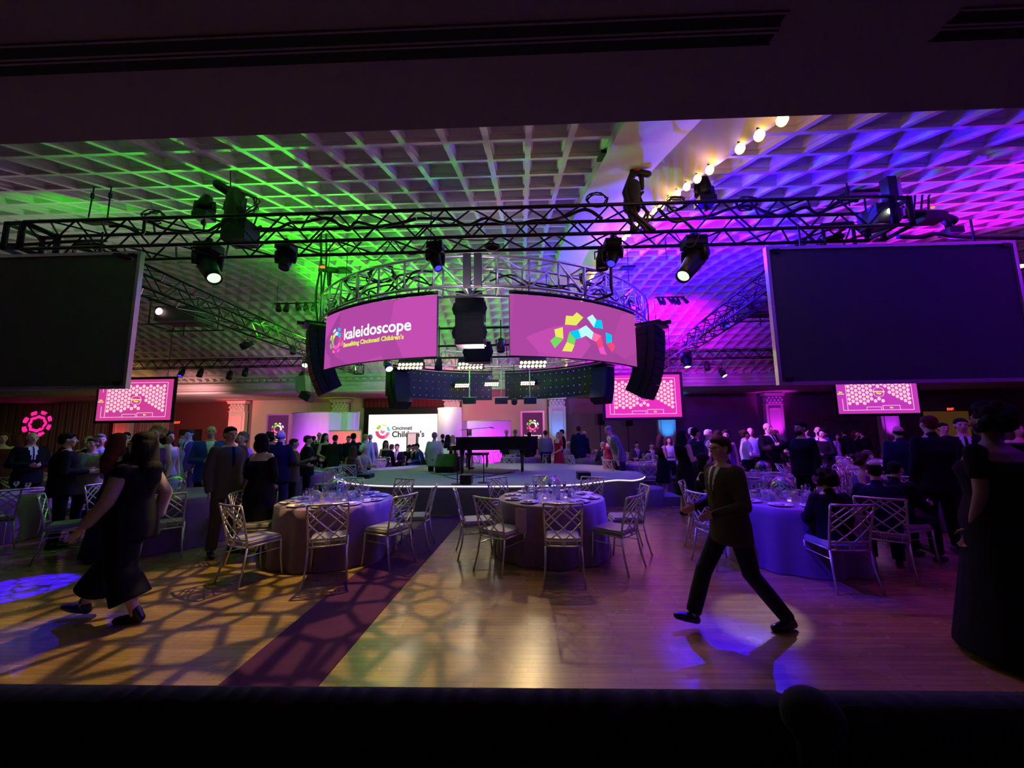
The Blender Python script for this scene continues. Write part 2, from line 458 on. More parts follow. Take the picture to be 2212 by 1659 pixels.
def rib(x0, x1, x2, name):
    mb = MB()
    for a, b in zip(ys, ys[1:]):
        za, zb = vh(a), vh(b)
        d = -.06
        mb.face([(x0, a, za), (x0, b, zb), (x0, b, zb+d), (x0, a, za+d)])
        mb.face([(x0, a, za+d), (x0, b, zb+d), (x1, b, zb+d), (x1, a, za+d)])
        mb.face([(x1, a, za+d), (x1, b, zb+d), (x2, b, zb-.36), (x2, a, za-.36)])
        s = .06 if x2 > x1 else -.06
        mb.face([(x2, a, za-.36), (x2, b, zb-.36), (x2+s, b, zb-.36), (x2+s, a, za-.36)])
        mb.face([(x2+s, a, za-.36), (x2+s, b, zb-.36), (x2+s, b, zb-.28), (x2+s, a, za-.28)])
    return struct(name, mb, M_PLASTER)
rib(BX0, BX1, BX2, 'trim_1')
rib(-19.9, -20.64, -20.98, 'trim_2')
# bulbs along the ribs
mb = MB(); mb.lathe([(.001, -.058), (.028, -.052), (.044, -.026), (.046, 0), (.034, .026), (.014, .04), (.012, .05)], n=12)
gl = mb.build('bulb_glass', M_BULB); bulb_me = gl.data
mb = MB(); mb.lathe([(.016, .045), (.018, .075), (.001, .08)], n=10)
so = mb.build('socket', M_BLACKM); sock_me = so.data
bpy.data.objects.remove(gl); bpy.data.objects.remove(so)
def bulbs(x, y0, y1, step, sgn, where):
    y = y0; acc = 0; k = 0
    while y < y1:
        if k != 3 or x < 0:
            z = vh(y) - .30
            o = link('light_bulb', bulb_me, None); o.location = (x, y, z-.10)
            tag(o, 'round warm bulb in the string along the ' + where, 'light bulb', 'bulbs along the ' + where)
            s = link('socket', sock_me, o)
            if k % 4 == 0: bulb_light((x - sgn*.03, y, z-.2), (1.0, .50, .15), 5.5, .05)
        k += 1
        t = 0
        while t < step:
            t += math.hypot(.01, vh(y+.01)-vh(y)); y += .01
bulbs(BX2-.02, 2.98, 20.0, .31, 1, 'curved ceiling rib right of the hanging ring')
bulbs(-20.96, 15.0, 20.3, .34, -1, 'far left ceiling rib')

# front soffit over the camera
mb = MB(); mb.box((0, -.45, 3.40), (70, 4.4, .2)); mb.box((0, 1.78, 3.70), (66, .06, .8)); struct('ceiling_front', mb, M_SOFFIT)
def slot(pa, pb, name, wd=.07):
    a, b = F(*pa, 3.3), F(*pb, 3.3); c = (a+b)/2
    mb = MB(); mb.box((c.x, c.y, 3.285), ((b-a).length, wd, .026)); mb.build(name, M_VOID, None, label=None)
    return c
for i, (pa, pb) in enumerate((((-60, 110), (1685, 48)), ((-60, 148), (1662, 88)), ((2065, 34), (2330, 25)), ((2025, 74), (2330, 64)))):
    a, b = F(*pa, 3.3), F(*pb, 3.3); c = (a+b)/2; ym = c.y
    L = abs(b.x-a.x)
    v = thing('linear_diffuser', ['long black air slot nearest the camera in the front ceiling', 'long black air slot second from the camera in the front ceiling',
        'short black air slot in the ceiling corner at upper right', 'lower short black air slot at the upper right of the ceiling'][i], 'air slot', (c.x, ym, 3.3), 0)
    mb = MB(); mb.box((0, 0, -.004), (L, .045, .008)); mb.build('opening', M_VOID, v)
    mb = MB()
    for s in (-1, 1): mb.box((0, s*.027, -.004), (L+.02, .008, .008))
    mb.build('frame', M_SOFFIT, v)
for px, py, nm in ((1062, 263, 'above the middle of the hall'), (299, 285, 'at the left, just behind the front ceiling edge'), (1768, 237, 'at the right, just behind the front ceiling edge')):
    p = W(px, py, 3.1); p.z = vh(3.1) - (.30 if p.x > BX2 else .0)
    v = thing('downlight', 'small unlit round downlight ' + nm, 'downlight', (p.x, p.y, 3.3))
    mb = MB(); mb.lathe([(.001, -.003), (.05, -.003)], n=20); mb.build('opening', M_VOID, v)
    mb = MB(); mb.lathe([(.05, -.002), (.052, -.012), (.065, -.01), (.066, 0)], n=20); mb.build('trim_ring', M_BLACK, v)
# dark rigging openings in the vault
for i, (px, py, Y, sx, sy) in enumerate(((1334, 293, 4.55, .50, .30), (1262, 427, 8.0, .50, .42), (1845, 330, 5.6, .46, .3), (228, 382, 6.9, .5, .2), (738, 545, 11.5, .5, .5), (1353, 545, 11, .4, .4))):
    p = W(px, py, Y); z = vh(p.y) + (-.3 if p.x > BX2 else 0)
    sl = (vh(p.y+.01)-vh(p.y-.01))/.02
    v = MB(); v.box((0, 0, 0), (sx, sy, .04))
    o = v.build('rigging_hatch', M_VOID); o.location = (p.x, p.y, z - .025); o.rotation_euler = (math.atan(sl), 0, 0)
    tag(o, ['black open ceiling panel beside the dark rib, near the front', 'black open ceiling panel beside the rib, above the front truss', 'black ceiling hatch over the right end of the truss',
            'black ceiling hatch over the left truss corner', 'dark hatch in the green part of the ceiling', 'dark hatch in the blue part of the ceiling'][i], 'ceiling hatch')

# cornice, lower soffit, back wall
mb = MB()
prof = [(20.43, 5.06), (20.38, 5.0), (20.38, 4.86), (20.52, 4.80), (20.46, 4.62), (20.30, 4.55), (20.30, 4.42), (20.40, 4.36), (20.33, 4.18), (20.25, 4.12), (20.25, 4.02), (24.6, 4.02)]
def sweep(x0, x1, name, m, dy=0):
    mb = MB()
    for (a, za), (b, zb) in zip(prof, prof[1:]): mb.face([(x0, a+dy, za), (x1, a+dy, za), (x1, b+(dy if b < 24 else 0), zb), (x0, b+(dy if b < 24 else 0), zb)])
    return struct(name, mb, m)
sweep(XL, XR, 'trim_3', M_PLASTER)
mb = MB()
for i in range(162):    # small blocks under the cornice
    mb.box((XL + .4*i, 20.33, 4.72), (.2, .14, .1))
struct('trim_4', mb, M_PLASTER)
mb = MB(); mb.box((-2, YW+.1, 2.2), (72, .2, 4.6)); struct('wall_back', mb, M_DARKWALL)
mb = MB(); mb.box((XL-.1, 11, 3.5), (.2, 28, 8)); struct('wall_left', mb, M_DARKWALL)
mb = MB(); mb.box((XR+.1, 11, 3.5), (.2, 28, 8)); struct('wall_right', mb, M_DARKWALL)
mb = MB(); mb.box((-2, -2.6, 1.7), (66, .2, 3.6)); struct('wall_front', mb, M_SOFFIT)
def wx(px): return W(px, 900, YW-.1).x
# lighter wall panels behind the scenery
mb = MB()
for a, b in ((543, 720), (756, 786), (998, 1182)): mb.box(((wx(a)+wx(b))/2, YW-.03, 2.0), (wx(b)-wx(a), .06, 4.02))
struct('trim_5', mb, M_BEIGE)
# gathered drape on the far left
mb = MB(); x0, x1 = XL, wx(372); n = 420
prev = None
for i in range(n+1):
    x = x0+(x1-x0)*i/n; yy = YW-.22 + .05*math.sin(i*1.1) + .03*math.sin(i*.37)
    cur = [mb.bm.verts.new((x, yy, z)) for z in (0.02, 4.0)]
    if prev: f = mb.bm.faces.new((prev[0], cur[0], cur[1], prev[1])); f.smooth = True
    prev = cur
o = mb.build('wall_drape', M_DRAPE); tag(o, 'pinkish gathered drape covering the back wall at far left', 'drape')
# stage opening with valance
sx0, sx1 = wx(786), wx(978)
mb = MB(); mb.box(((sx0+sx1)/2, YW-.05, 1.9), (sx1-sx0, .08, 3.8)); struct('trim_6', mb, M_BLACK)
mb = MB(); n = 80; prev = None
for i in range(n+1):
    x = sx0+(sx1-sx0)*i/n; yy = YW-.30+.04*math.sin(i*1.7)
    cur = [mb.bm.verts.new((x, yy, z)) for z in (3.42, 3.98)]
    if prev: f = mb.bm.faces.new((prev[0], cur[0], cur[1], prev[1])); f.smooth = True
    prev = cur
o = mb.build('valance', M_REDD); tag(o, 'dark red valance across the top of the stage opening', 'valance')
# pilasters with capitals, lit from below
def pilaster():
    t = thing('pilaster', 'x', 'pilaster')
    mb = MB(); mb.box((0, 0, 1.62), (1.05, .30, 3.24))
    mb.box((-.33, -.17, 1.55), (.06, .05, 3.0)); mb.box((.33, -.17, 1.55), (.06, .05, 3.0)); mb.box((0, -.17, 3.02), (.66, .05, .06))
    mb.build('shaft', M_COLUMN, t)
    mb = MB(); mb.box((0, -.02, .12), (1.15, .42, .24)); mb.box((0, -.02, .28), (1.1, .36, .08)); mb.build('base', M_COLUMN, t)
    mb = MB(); mb.box((0, -.02, 3.28), (1.1, .38, .06)); mb.box((0, -.02, 3.52), (.95, .34, .42))
    for r, n in ((3.40, 4), (3.56, 5), (3.70, 4)):
        for i in range(n):
            x = (i-(n-1)/2)*.22; mb.ell((x, -.22, r), (.085, .07, .075), n=8, m=5)
    mb.box((0, -.04, 3.82), (1.15, .46, .10)); mb.box((0, -.05, 3.92), (1.25, .5, .10)); mb.build('capital', M_COLUMN, t)
    return Proto(t)
PP = pilaster()
for px, c, nm, e in ((287, RED, 'red-lit pilaster half hidden by the far left seating-plan screen', 80), (519, RED, 'pilaster lit bright red left of the tall banner', 150), (738, (.35, .6, .03), 'yellow-green-lit pilaster left of the white stage screen', 45), (978, GREEN, 'green-lit pilaster right of the white stage screen', 60),
                 (1203, (.05, .25, 1), 'pale blue pilaster right of the small banner', 110), (1436, CY, 'bright blue pilaster below the middle seating-plan screen', 130), (1668, (.8, .02, 1), 'magenta pilaster left of the large dark right screen bottom', 130), (1912, (.55, .02, 1), 'purple pilaster below the right seating-plan screen', 120)):
    x = wx(px); PP.put((x, YW-.26 - (.36 if px < 300 else 0), 0), 0, nm)
    spot((x, YW-1.25, .25), (x, YW-.25, 3.7), c, e*4, 46, .9, .05)
    u = thing('uplight', 'small floor uplight shining on the ' + ' '.join(nm.split()[:9]), 'uplight', (x, YW-1.25, 0))
    mb = MB(); mb.lathe([(.09, .02), (.09, .16), (.001, .17)], n=12); mb.lathe([(.12, 0), (.12, .02), (.001, .021)], n=12); mb.build('housing', M_BLACKM, u)
# exit signs
def letters(body, size, m, parent, loc, rot=(PI/2, 0, 0), ext=.004, align='CENTER', bend=None, sx=1.0, bold=0.0, name='lettering'):
    c = bpy.data.curves.new(name, 'FONT'); c.body = body; c.size = size; c.extrude = ext; c.align_x = align; c.align_y = 'CENTER'
    c.offset = bold; c.resolution_u = 4
    o = bpy.data.objects.new('tmp', c); COL.objects.link(o)
    bpy.context.view_layer.update()
    me = bpy.data.meshes.new_from_object(o.evaluated_get(bpy.context.evaluated_depsgraph_get()))
    bpy.data.objects.remove(o); me.name = name
    me.materials.clear(); me.materials.append(m)
    for v in me.vertices:
        v.co.x *= sx
        if bend: v.co = bend(v.co)
    if bend: loc = (0, 0, 0); rot = (0, 0, 0)
    q = link(name, me, parent); q.location = loc; q.rotation_euler = rot
    return q
M_EXIT = glow('exit_red', (1, .06, .03), 2.2)
for px, py, nm in ((383, 913, 'small red EXIT sign on the dark red left wall'), (2053, 884, 'small red EXIT sign above the yellow corridor at right')):
    p = W(px, py, YW-.17)
    s = thing('exit_sign', nm, 'exit sign', p)
    mb = MB(); mb.box((0, .03, 0), (.42, .05, .2)); mb.build('housing', M_BLACKM, s)
    letters('EXIT', .2, M_EXIT, s, (0, -.004, 0), bold=.006)
# doorway with a yellow-lit corridor at the right, doors with frames
x0, x1 = W(2012, 920, YW-.4).x, W(2108, 920, YW-.4).x
mb = MB(); mb.box(((x0+x1)/2, YW-.08, 1.35), (x1-x0, .08, 2.7)); struct('door_1', mb, mat('lit_corridor_wall', (.8, .55, .12), .8, emis=(.8, .42, .05), es=.05))  # corridor's yellow light put into this panel's colour and faint glow
def doorframe(xa, xb, zt, name):
    mb = MB(); t = .12
    mb.box((xa, YW-.1, zt/2), (t, .14, zt)); mb.box((xb, YW-.1, zt/2), (t, .14, zt)); mb.box(((xa+xb)/2, YW-.1, zt), (xb-xa+t, .14, t))
    mb.box(((xa+xb)/2, YW-.04, zt/2), (xb-xa, .05, zt)); struct(name, mb, M_DARKWALL)
doorframe(W(1783, 920, YW).x, W(1862, 920, YW).x, 2.3, 'door_2')
doorframe(W(2184, 900, YW).x, W(2240, 900, YW).x, 2.9, 'door_3')
mb = MB(); xa, xb = wx(378), wx(494); mb.box(((xa+xb)/2, YW-.06, 2.0), (xb-xa, .1, 3.9)); struct('door_4', mb, mat('dark_red_curtain_wall', (.16, .03, .03), .8))
mb = MB(); xa, xb = wx(392), wx(440); mb.box(((xa+xb)/2, YW-.13, 1.1), (xb-xa, .06, 2.2)); struct('door_5', mb, M_VOID)

# front ledge with draped black velvet and tufted top
LY = 1.12; LZ = F(1000, 1494, 0); lz = W(1000, 1503, LY).z
mb = MB(); n = 700; prev = None
for i in range(n+1):
    x = -3.4 + 6.8*i/n
    if abs(x - W(1733, 1600, LY-.03).x) < .010: prev = None; continue
    d = .03*math.sin(i*.5)*math.sin(i*.13+1) + .012*math.sin(i*1.9)
    t = .5 + .5*math.sin(i*.9 + 2*math.sin(i*.21)); t = abs(t)**.6*.012*(1 if -1.1 < x < .6 else .4)
    cur = [mb.bm.verts.new(p) for p in ((x, LY-.02+d, -.0), (x, LY-.05+d*.5, lz-.12), (x, LY-.05, lz-.03), (x, LY-.03, lz+t-.004), (x, LY+.01, lz+t), (x, LY+.05, lz-.01), (x, LY+.06, lz-.1))]
    if prev:
        for a in range(6): f = mb.bm.faces.new((prev[a], cur[a], cur[a+1], prev[a+1])); f.smooth = True
    prev = cur
o = mb.build('rail_drape', M_VELVET); tag(o, 'black velvet drape with ruffled top hung over the front rail', 'drape')
mb = MB(); mb.box((0, LY+.005, lz/2-.03), (7, .03, lz-.06)); o = mb.build('railing_panel', mat('grey_panel', (.30, .30, .33), .5)); tag(o, 'grey railing panel showing in the gap of the black drape', 'railing')
p = W(1697, 1483, LY-.03)
k = thing('rail_post', 'black post with rounded knob rising over the front rail at right', 'post', (p.x, LY-.12, 0))
mb = MB(); mb.ell((0, 0, p.z-.01), (.066, .06, .058), n=18, m=12); mb.build('knob', M_VELVET, k)
mb = MB(); mb.tube([(0, 0, 0), (0, 0, p.z-.03)], .038, 12); mb.build('shaft', M_VELVET, k)

# ------------------------------------------------------------------ rigging: trusses, ring, screens, fixtures
def truss(p0, p1, sz, label, m=None, step=None, name='box_truss', endbox=True):
    m = m or M_BLACKM; p0, p1 = Vector(p0), Vector(p1); d = p1-p0; L = d.length; t = d/L
    x = t.cross(V(0,0,1)).normalized(); z = x.cross(t); h = sz/2
    r = thing(name, label, 'truss', p0)
    cs = [x*a*h + z*b*h for a, b in ((1,1),(1,-1),(-1,-1),(-1,1))]
    for c in cs:
        mb = MB(); mb.tube([c, c+d], .024, 8); mb.build('chord', m, r)
    step = step or sz*.9; n = max(2, int(L/step)); s = L/n
    mb = MB()
    for k in range(4):
        a, b = cs[k], cs[(k+1) % 4]
        for i in range(n):
            q0, q1 = (a, b) if i % 2 == 0 else (b, a)
            mb.tube([q0 + t*s*i, q1 + t*s*(i+1)], .0125, 5)
    mb.build('lattice', m, r)
    if endbox:
        mb = MB()
        for e in (p0-p0, d):
            for a, b in zip(cs, cs[1:]+cs[:1]): mb.tube([a+e, b+e], .024, 6)
        mb.build('end_frame', m, r)
    return r
TY = 5.0
tl = W(90, 510, TY); tr = W(1905, 482, TY); TZ = (tl.z + tr.z)/2 - .02; TS = .40
truss((tl.x, TY, TZ), (tr.x, TY, TZ), TS, 'long black lighting truss crossing the whole hall in front of the ring')
tb = 16.6; tbz = W(480, 785, tb).z
# side trusses run back from the corners to the rear truss
tL0 = V(tl.x+.15, TY+.45, TZ); tLe = W(560, 655, 10.2); tLe.z = TZ
xbL = W(682, 715, 13.0).x
truss(tL0, (xbL+.2, tb-.4, TZ), TS, 'black side truss running back at left behind the dark left screen')
xbR = W(1425, 770, tb-.6).x
truss((tr.x-.2, TY+.45, TZ), (xbR, tb-.4, TZ), TS, 'black side truss running back at right behind the dark right screen')
truss((W(250, 780, tb).x, tb, tbz), (W(668, 780, tb).x, tb, tbz), TS*.85, 'thin rear truss left of the hanging ring')
truss((W(1425, 768, tb).x, tb, tbz), (W(1720, 768, tb).x, tb, tbz), TS*.85, 'thin rear truss right of the hanging ring')
# solid corner blocks
for c, nm in (((tl.x-.14, TY, TZ), 'black plated truss corner block at the left end of the front truss'), ((tr.x+.10, TY+.02, TZ), 'black plated truss corner block at the right end of the front truss')):
    t = thing('corner_block', nm, 'truss corner', c)
    mb = MB(); s = TS
    for a in (-1, 1):
        for b in (-1, 1):
            mb.box((a*s*.27, b*s*.5, 0), (.07, .02, s)); mb.box((0, b*s*.5, a*s*.46), (s*.62, .02, .05)); mb.box((a*s*.3, 0, b*s*.46), (.02, s, .05))
    mb.build('plate', M_BLACKM, t)
    for a in (-1, 1):
        for b in (-1, 1): mb = MB(); mb.tube([(a*s*.3, b*s*.5, -s/2), (a*s*.3, b*s*.5, s/2)], .026, 8); mb.build('chord', M_BLACKM, t)
# cables lying along the trusses
def cable(pts, r, label, m=None, group=None, name='cable'):
    # smooth the polyline
    P = [Vector(p) for p in pts]; out = []
    for i in range(len(P)-1):
        a, b, c, d = P[max(0, i-1)], P[i], P[i+1], P[min(len(P)-1, i+2)]
        for k in range(6):
            t = k/6
            out.append(.5*((2*b) + (c-a)*t + (2*a-5*b+4*c-d)*t*t + (3*b-a-3*c+d)*t**3))
    out.append(P[-1])
    mb = MB(); mb.tube(out, r, 6); o = mb.build(name, m or M_BLACK); tag(o, label, 'cable', group); return o
rnd = random.Random(3)
for k, (a, b, z, nm) in enumerate(((250, 560, .22, 'top left'), (560, 900, .21, 'left of the middle'), (900, 1300, .2, 'right of the middle'), (1420, 1850, .22, 'right half'))):
    pts = []
    for i in range(12):
        px = a + (b-a)*i/11; x = W(px, 470, TY).x
        pts.append((x, TY + rnd.uniform(-.12, .12), TZ + z*.9 + rnd.uniform(-.10, .05)))
    cable(pts, .022, 'thick black cable loom lying on the front truss, ' + nm)
for k, (a, b, dp, nm) in enumerate(((665, 775, .14, 'left of the blue moving head'), (775, 860, .28, 'nearest left of the blue moving head'), (860, 935, .22, 'ending at the blue moving head'), (1445, 1500, .22, 'beside the right beam light'), (980, 1090, .05, 'at the middle of the front truss'))):
    xa, xb = W(a, 520, TY).x, W(b, 520, TY).x
    cable([(xa, TY-.2, TZ-.2), (xa*.7+xb*.3, TY-.2, TZ-.2-dp*.8), (xa*.35+xb*.65, TY-.2, TZ-.2-dp), (xb, TY-.2, TZ-.2)], .007, 'thin black cable sagging below the truss, ' + nm)
def coil(c, r, label, n=4, tilt=0):
    mb = MB(); rn = random.Random(c[0])
    for i in range(n):
        q = Matrix.Rotation(rn.uniform(-.5, .5), 3, 'X') @ Matrix.Rotation(rn.uniform(-.4, .4)+tilt, 3, 'Y')
        mb.tube([q @ V(r*rn.uniform(.8, 1.2)*math.cos(2*PI*k/20)*1.5, rn.uniform(-.02, .02), r*math.sin(2*PI*k/20)) for k in range(20)], .009, 5, True)
    o = mb.build('cable_coil', M_BLACK); o.location = c; tag(o, label, 'cable coil')
for px, py, r, nm in ((330, 468, .10, 'coil of black cable on the left part of the front truss'), (520, 440, .16, 'coil of black cable beside the upright followspot'), (1460, 440, .09, 'coil of black cable right of the red-labelled hoist'), (1612, 440, .09, 'coil of black cable on the truss right of the upright moving head'), (1290, 432, .09, 'coil of black cable on the truss left of the red-labelled hoist')):
    coil(W(px, py, TY), r, nm)

# ---- ring truss
CX, CY, RR = -1.0, 10.9, 4.4
def rp(a, r, z): return V(CX + r*math.sin(a), CY - r*math.cos(a), z)     # a = 0 faces the camera
ring_t = W(1040, 552, CY-RR).z; ring_b = ring_t - .56
ring = thing('ring_truss', 'large round silver truss ring hanging over the stage', 'truss', (CX, CY, ring_b))
off = V(CX, CY, ring_b)
N1 = 96
for r, z, nm in ((RR, ring_t, 'chord'), (RR, ring_b, 'chord'), (RR-.5, ring_t, 'chord'), (RR-.5, ring_b, 'chord')):
    mb = MB(); mb.tube([rp(2*PI*i/N1, r, z)-off for i in range(N1)], .027, 8, True); mb.build(nm, M_SILVER, ring)
nb = 48
for i in range(nb):
    a = 2*PI*i/nb; a2 = 2*PI*(i+1)/nb
    mb = MB()
    q = .034 if i % 4 == 0 else .02
    for r in (RR, RR-.5): mb.tube([rp(a, r, ring_t)-off, rp(a, r, ring_b)-off], q, 6)
    for z in (ring_t, ring_b): mb.tube([rp(a, RR, z)-off, rp(a, RR-.5, z)-off], .018, 5)
    za, zb = (ring_t, ring_b) if i % 2 else (ring_b, ring_t)
    for r in (RR, RR-.5): mb.tube([rp(a, r, za)-off, rp(a2, r, zb)-off], .018, 5)
    for z in (ring_t, ring_b): mb.tube([rp(a, RR if i % 2 else RR-.5, z)-off, rp(a2, RR-.5 if i % 2 else RR, z)-off], .014, 5)
    mb.build('web_brace', M_SILVER, ring)
for i, (a0, a1, dz, nm) in enumerate(((-.9, -.15, .1, 'front left of the ring'), (.1, 1.0, .12, 'front right of the ring'), (-1.6, -.9, .3, 'left side of the ring'), (1.0, 1.7, .3, 'right side of the ring'))):
    for k in range(3):
        rn = random.Random(i*7+k)
        cable([rp(a0+(a1-a0)*j/9, RR-.25+rn.uniform(-.15, .15), ring_b + dz + rn.uniform(-.06, .3)) for j in range(10)], .018, 'black cable running along the %s, %s run' % (nm, ('lowest', 'middle', 'topmost')[k]))
for a, nm in ((-.42, 'left'), (-.60, 'far left'), (.62, 'right')):
    p = rp(a, RR-.2, ring_t-.05); coil(p, .16, 'tangle of black cable on the %s of the silver ring' % nm, 7)
# black motor sleeves at the front of the ring
for px in (1011, 1034):
    p = W(px, 590, CY-RR+.1)
    mb = MB(); mb.box((0, 0, 0), (.13, .12, .62)); o = mb.build('clamp_sleeve', M_BLACK); o.location = (p.x, CY-RR-.02, (ring_t+ring_b)/2)
    tag(o, 'black upright sleeve at the front joint of the ring, %s one' % ('left' if px < 1020 else 'right'), 'sleeve')

# ---- curved LED screens on the ring
def angle_at(px, py, r):
    best = None
    for i in range(-1050, 1051):
        a = i/1000; p = rp(a, r, 0); q = W(px, py, p.y)
        e = abs(q.x - p.x)
        if best is None or e < best[0]: best = (e, a)
    return best[1]
RS = RR + .12
def picture(name, cols, es=1.0):
    m = bpy.data.materials.new(name); m.use_nodes = True; nt = m.node_tree; nt.nodes.remove(nt.nodes['Principled BSDF'])
    tc = nt.nodes.new('ShaderNodeTexCoord'); vo = nt.nodes.new('ShaderNodeTexVoronoi'); vo.inputs['Scale'].default_value = .9
    nt.links.new(tc.outputs['Object'], vo.inputs['Vector'])
    cr = nt.nodes.new('ShaderNodeValToRGB'); nt.links.new(vo.outputs['Color'], cr.inputs[0])
    e = cr.color_ramp.elements; e[0].position = .25; e[1].position = .75; e[0].color = (*cols[0], 1); e[1].color = (*cols[1], 1)
    em = nt.nodes.new('ShaderNodeEmission'); em.inputs[1].default_value = es
    nt.links.new(cr.outputs[0], em.inputs[0]); nt.links.new(em.outputs[0], nt.nodes['Material Output'].inputs[0])
    return m
M_LED = picture('led_picture_magenta', ((.34, .055, .30), (.52, .07, .42)), 1.05)
YEL, GRN, CYN, LBL, PNK, ROS, MGT, WHT = (.72, .72, .10), (.16, .62, .10), (.0, .55, .80), (.45, .85, .95), (.85, .15, .38), (.8, .06, .18), (.8, .08, .55), (.9, .88, .95)
GM = {k: glow('led_' + k, v, 1.15) for k, v in dict(yellow=YEL, green=GRN, cyan=CYN, pale_blue=LBL, pink=PNK, rose=ROS, magenta=MGT, white=WHT).items()}
def emblem(parent, fn, R0, rot=0.0, name='emblem', cols=None, mset=None):
    """ring of folded tiles: eight inner tiles and eight outer ones"""
    order = cols or ['pale_blue', 'cyan', 'rose', 'pink', 'magenta', 'pink', 'green', 'yellow']
    names = list(GM); ml = mset or [GM[n] for n in names]
    mb = MB()
    for k in range(8):
        a = rot + 2*PI*k/8; h = PI/8
        mb.mi = names.index(order[k]) if not mset else k % len(mset)
        ri, ro = .40*R0, .66*R0
        def q(r, an): return (r*math.sin(an), r*math.cos(an))
        for pts in ([q(ri*1.05, a-h*.96), q(ri, a), q(ro*1.08, a), q(ro, a-h*.96)], [q(ri, a), q(ri*1.05, a+h*.96), q(ro, a+h*.96), q(ro*1.08, a)]):
            mb.face([fn(*p) for p in pts])
        mb.mi = names.index(order[(k+1) % 8]) if not mset else (k+1) % len(mset)
        a += h; r1, r2 = .78*R0, 1.0*R0
        for pts in ([q(r1, a-h*.62), q(r1*1.02, a), q(r2, a), q(r2*1.0, a-h*.52)], [q(r1*1.02, a), q(r1, a+h*.62), q(r2*1.0, a+h*.52), q(r2, a)]):
            mb.face([fn(*p) for p in pts])
    return mb.build(name, ml, parent, norm=False)
scr_t = (W(943, 637, CY-RS*.995).z + W(1101, 633, CY-RS*.995).z)/2
scr_b = (W(943, 768, CY-RS*.995).z + W(1101, 768, CY-RS*.995).z)/2
def curved_screen(a0, a1, label, pic=True):
    r = thing('led_screen', label, 'LED screen', (CX, CY, scr_b)); o3 = V(CX, CY, scr_b)
    n = 24
    mb = MB()
    for rr, s in ((RS-.10, 0),):
        A = [a0+(a1-a0)*i/n for i in range(n+1)]
        for u, v in zip(A, A[1:]):
            for (ra, rb, z0, z1) in ((RS-.09, RS-.09, scr_b, scr_t), (RS-.006, RS-.006, scr_b, scr_t), (RS-.09, RS-.006, scr_b, scr_b), (RS-.09, RS-.006, scr_t, scr_t)):
                if ra == rb: mb.face([rp(u, ra, z0)-o3, rp(v, ra, z0)-o3, rp(v, ra, z1)-o3, rp(u, ra, z1)-o3])
                else: mb.face([rp(u, ra, z0)-o3, rp(v, ra, z0)-o3, rp(v, rb, z0)-o3, rp(u, rb, z0)-o3])
        for u in (a0, a1): mb.face([rp(u, RS-.09, scr_b)-o3, rp(u, RS-.006, scr_b)-o3, rp(u, RS-.006, scr_t)-o3, rp(u, RS-.09, scr_t)-o3])
    mb.build('cabinet', M_BLACK, r)
    mb = MB()
    for u, v in zip(A, A[1:]): mb.face([rp(u, RS, scr_b)-o3, rp(v, RS, scr_b)-o3, rp(v, RS, scr_t)-o3, rp(u, RS, scr_t)-o3])
    mb.build('picture', M_LED, r)
    # rows of latches on the back
    mb = MB(); npan = max(2, int(abs(a1-a0)*RS/.25))
    for i in range(npan):
        a = a0 + (a1-a0)*(i+.5)/npan
        for j in range(4):
            p = rp(a, RS-.10, scr_b + (scr_t-scr_b)*(j+.5)/4)-o3; mb.box(p, (.03, .03, .03))
    mb.build('latch', M_SILVER, r)
    mb = MB(); mb.tube([rp(a, RS-.05, scr_t+.06)-o3 for a in A], .035, 6); 
    for a in (a0+.08, (a0+a1)/2, a1-.08): mb.tube([rp(a, RS-.05, scr_t)-o3, rp(a, RS-.05, ring_b)-o3], .012, 5)
    mb.build('hanger_bar', M_BLACKM, r)
    return r, o3
aL0, aL1 = angle_at(703, 730, RS), angle_at(943, 700, RS)
aR0, aR1 = angle_at(1101, 700, RS), angle_at(1375, 730, RS)
s1, o3 = curved_screen(aL0, aL1, 'curved magenta LED screen with the word kaleidoscope, left of the ring front')
s2, _ = curved_screen(aR0, aR1, 'curved magenta LED screen with coloured tile arch, right of the ring front')
def on_ring(a_c, z_c):
    def f(u, v, d=.006): return rp(a_c + u/RS, RS+d, z_c + v) - o3
    return f
HS = scr_t - scr_b
fl = on_ring(0, 0)
amid = aL0 + (aL1-aL0)*.50
def bendL(zc, a_c, d=.010): return lambda co: rp(a_c + co.x/RS, RS + d + co.z, zc + co.y) - o3
letters('kaleidoscope', .30, GM['white'], s1, (0,0,0), bend=bendL(scr_b+HS*.53, aL0+(aL1-aL0)*.27), align='LEFT', sx=1.02, bold=.006, ext=.001)
letters("Benefiting Cincinnati Children's", .115, GM['yellow'], s1, (0,0,0), bend=bendL(scr_b+HS*.345, aL0+(aL1-aL0)*.27), align='LEFT', sx=1.0, bold=.004, ext=.001)
emblem(s1, lambda u, v: rp(aL0+(aL1-aL0)*.18 + u/RS, RS+.008, scr_b+HS*.47+v)-o3, HS*.235)
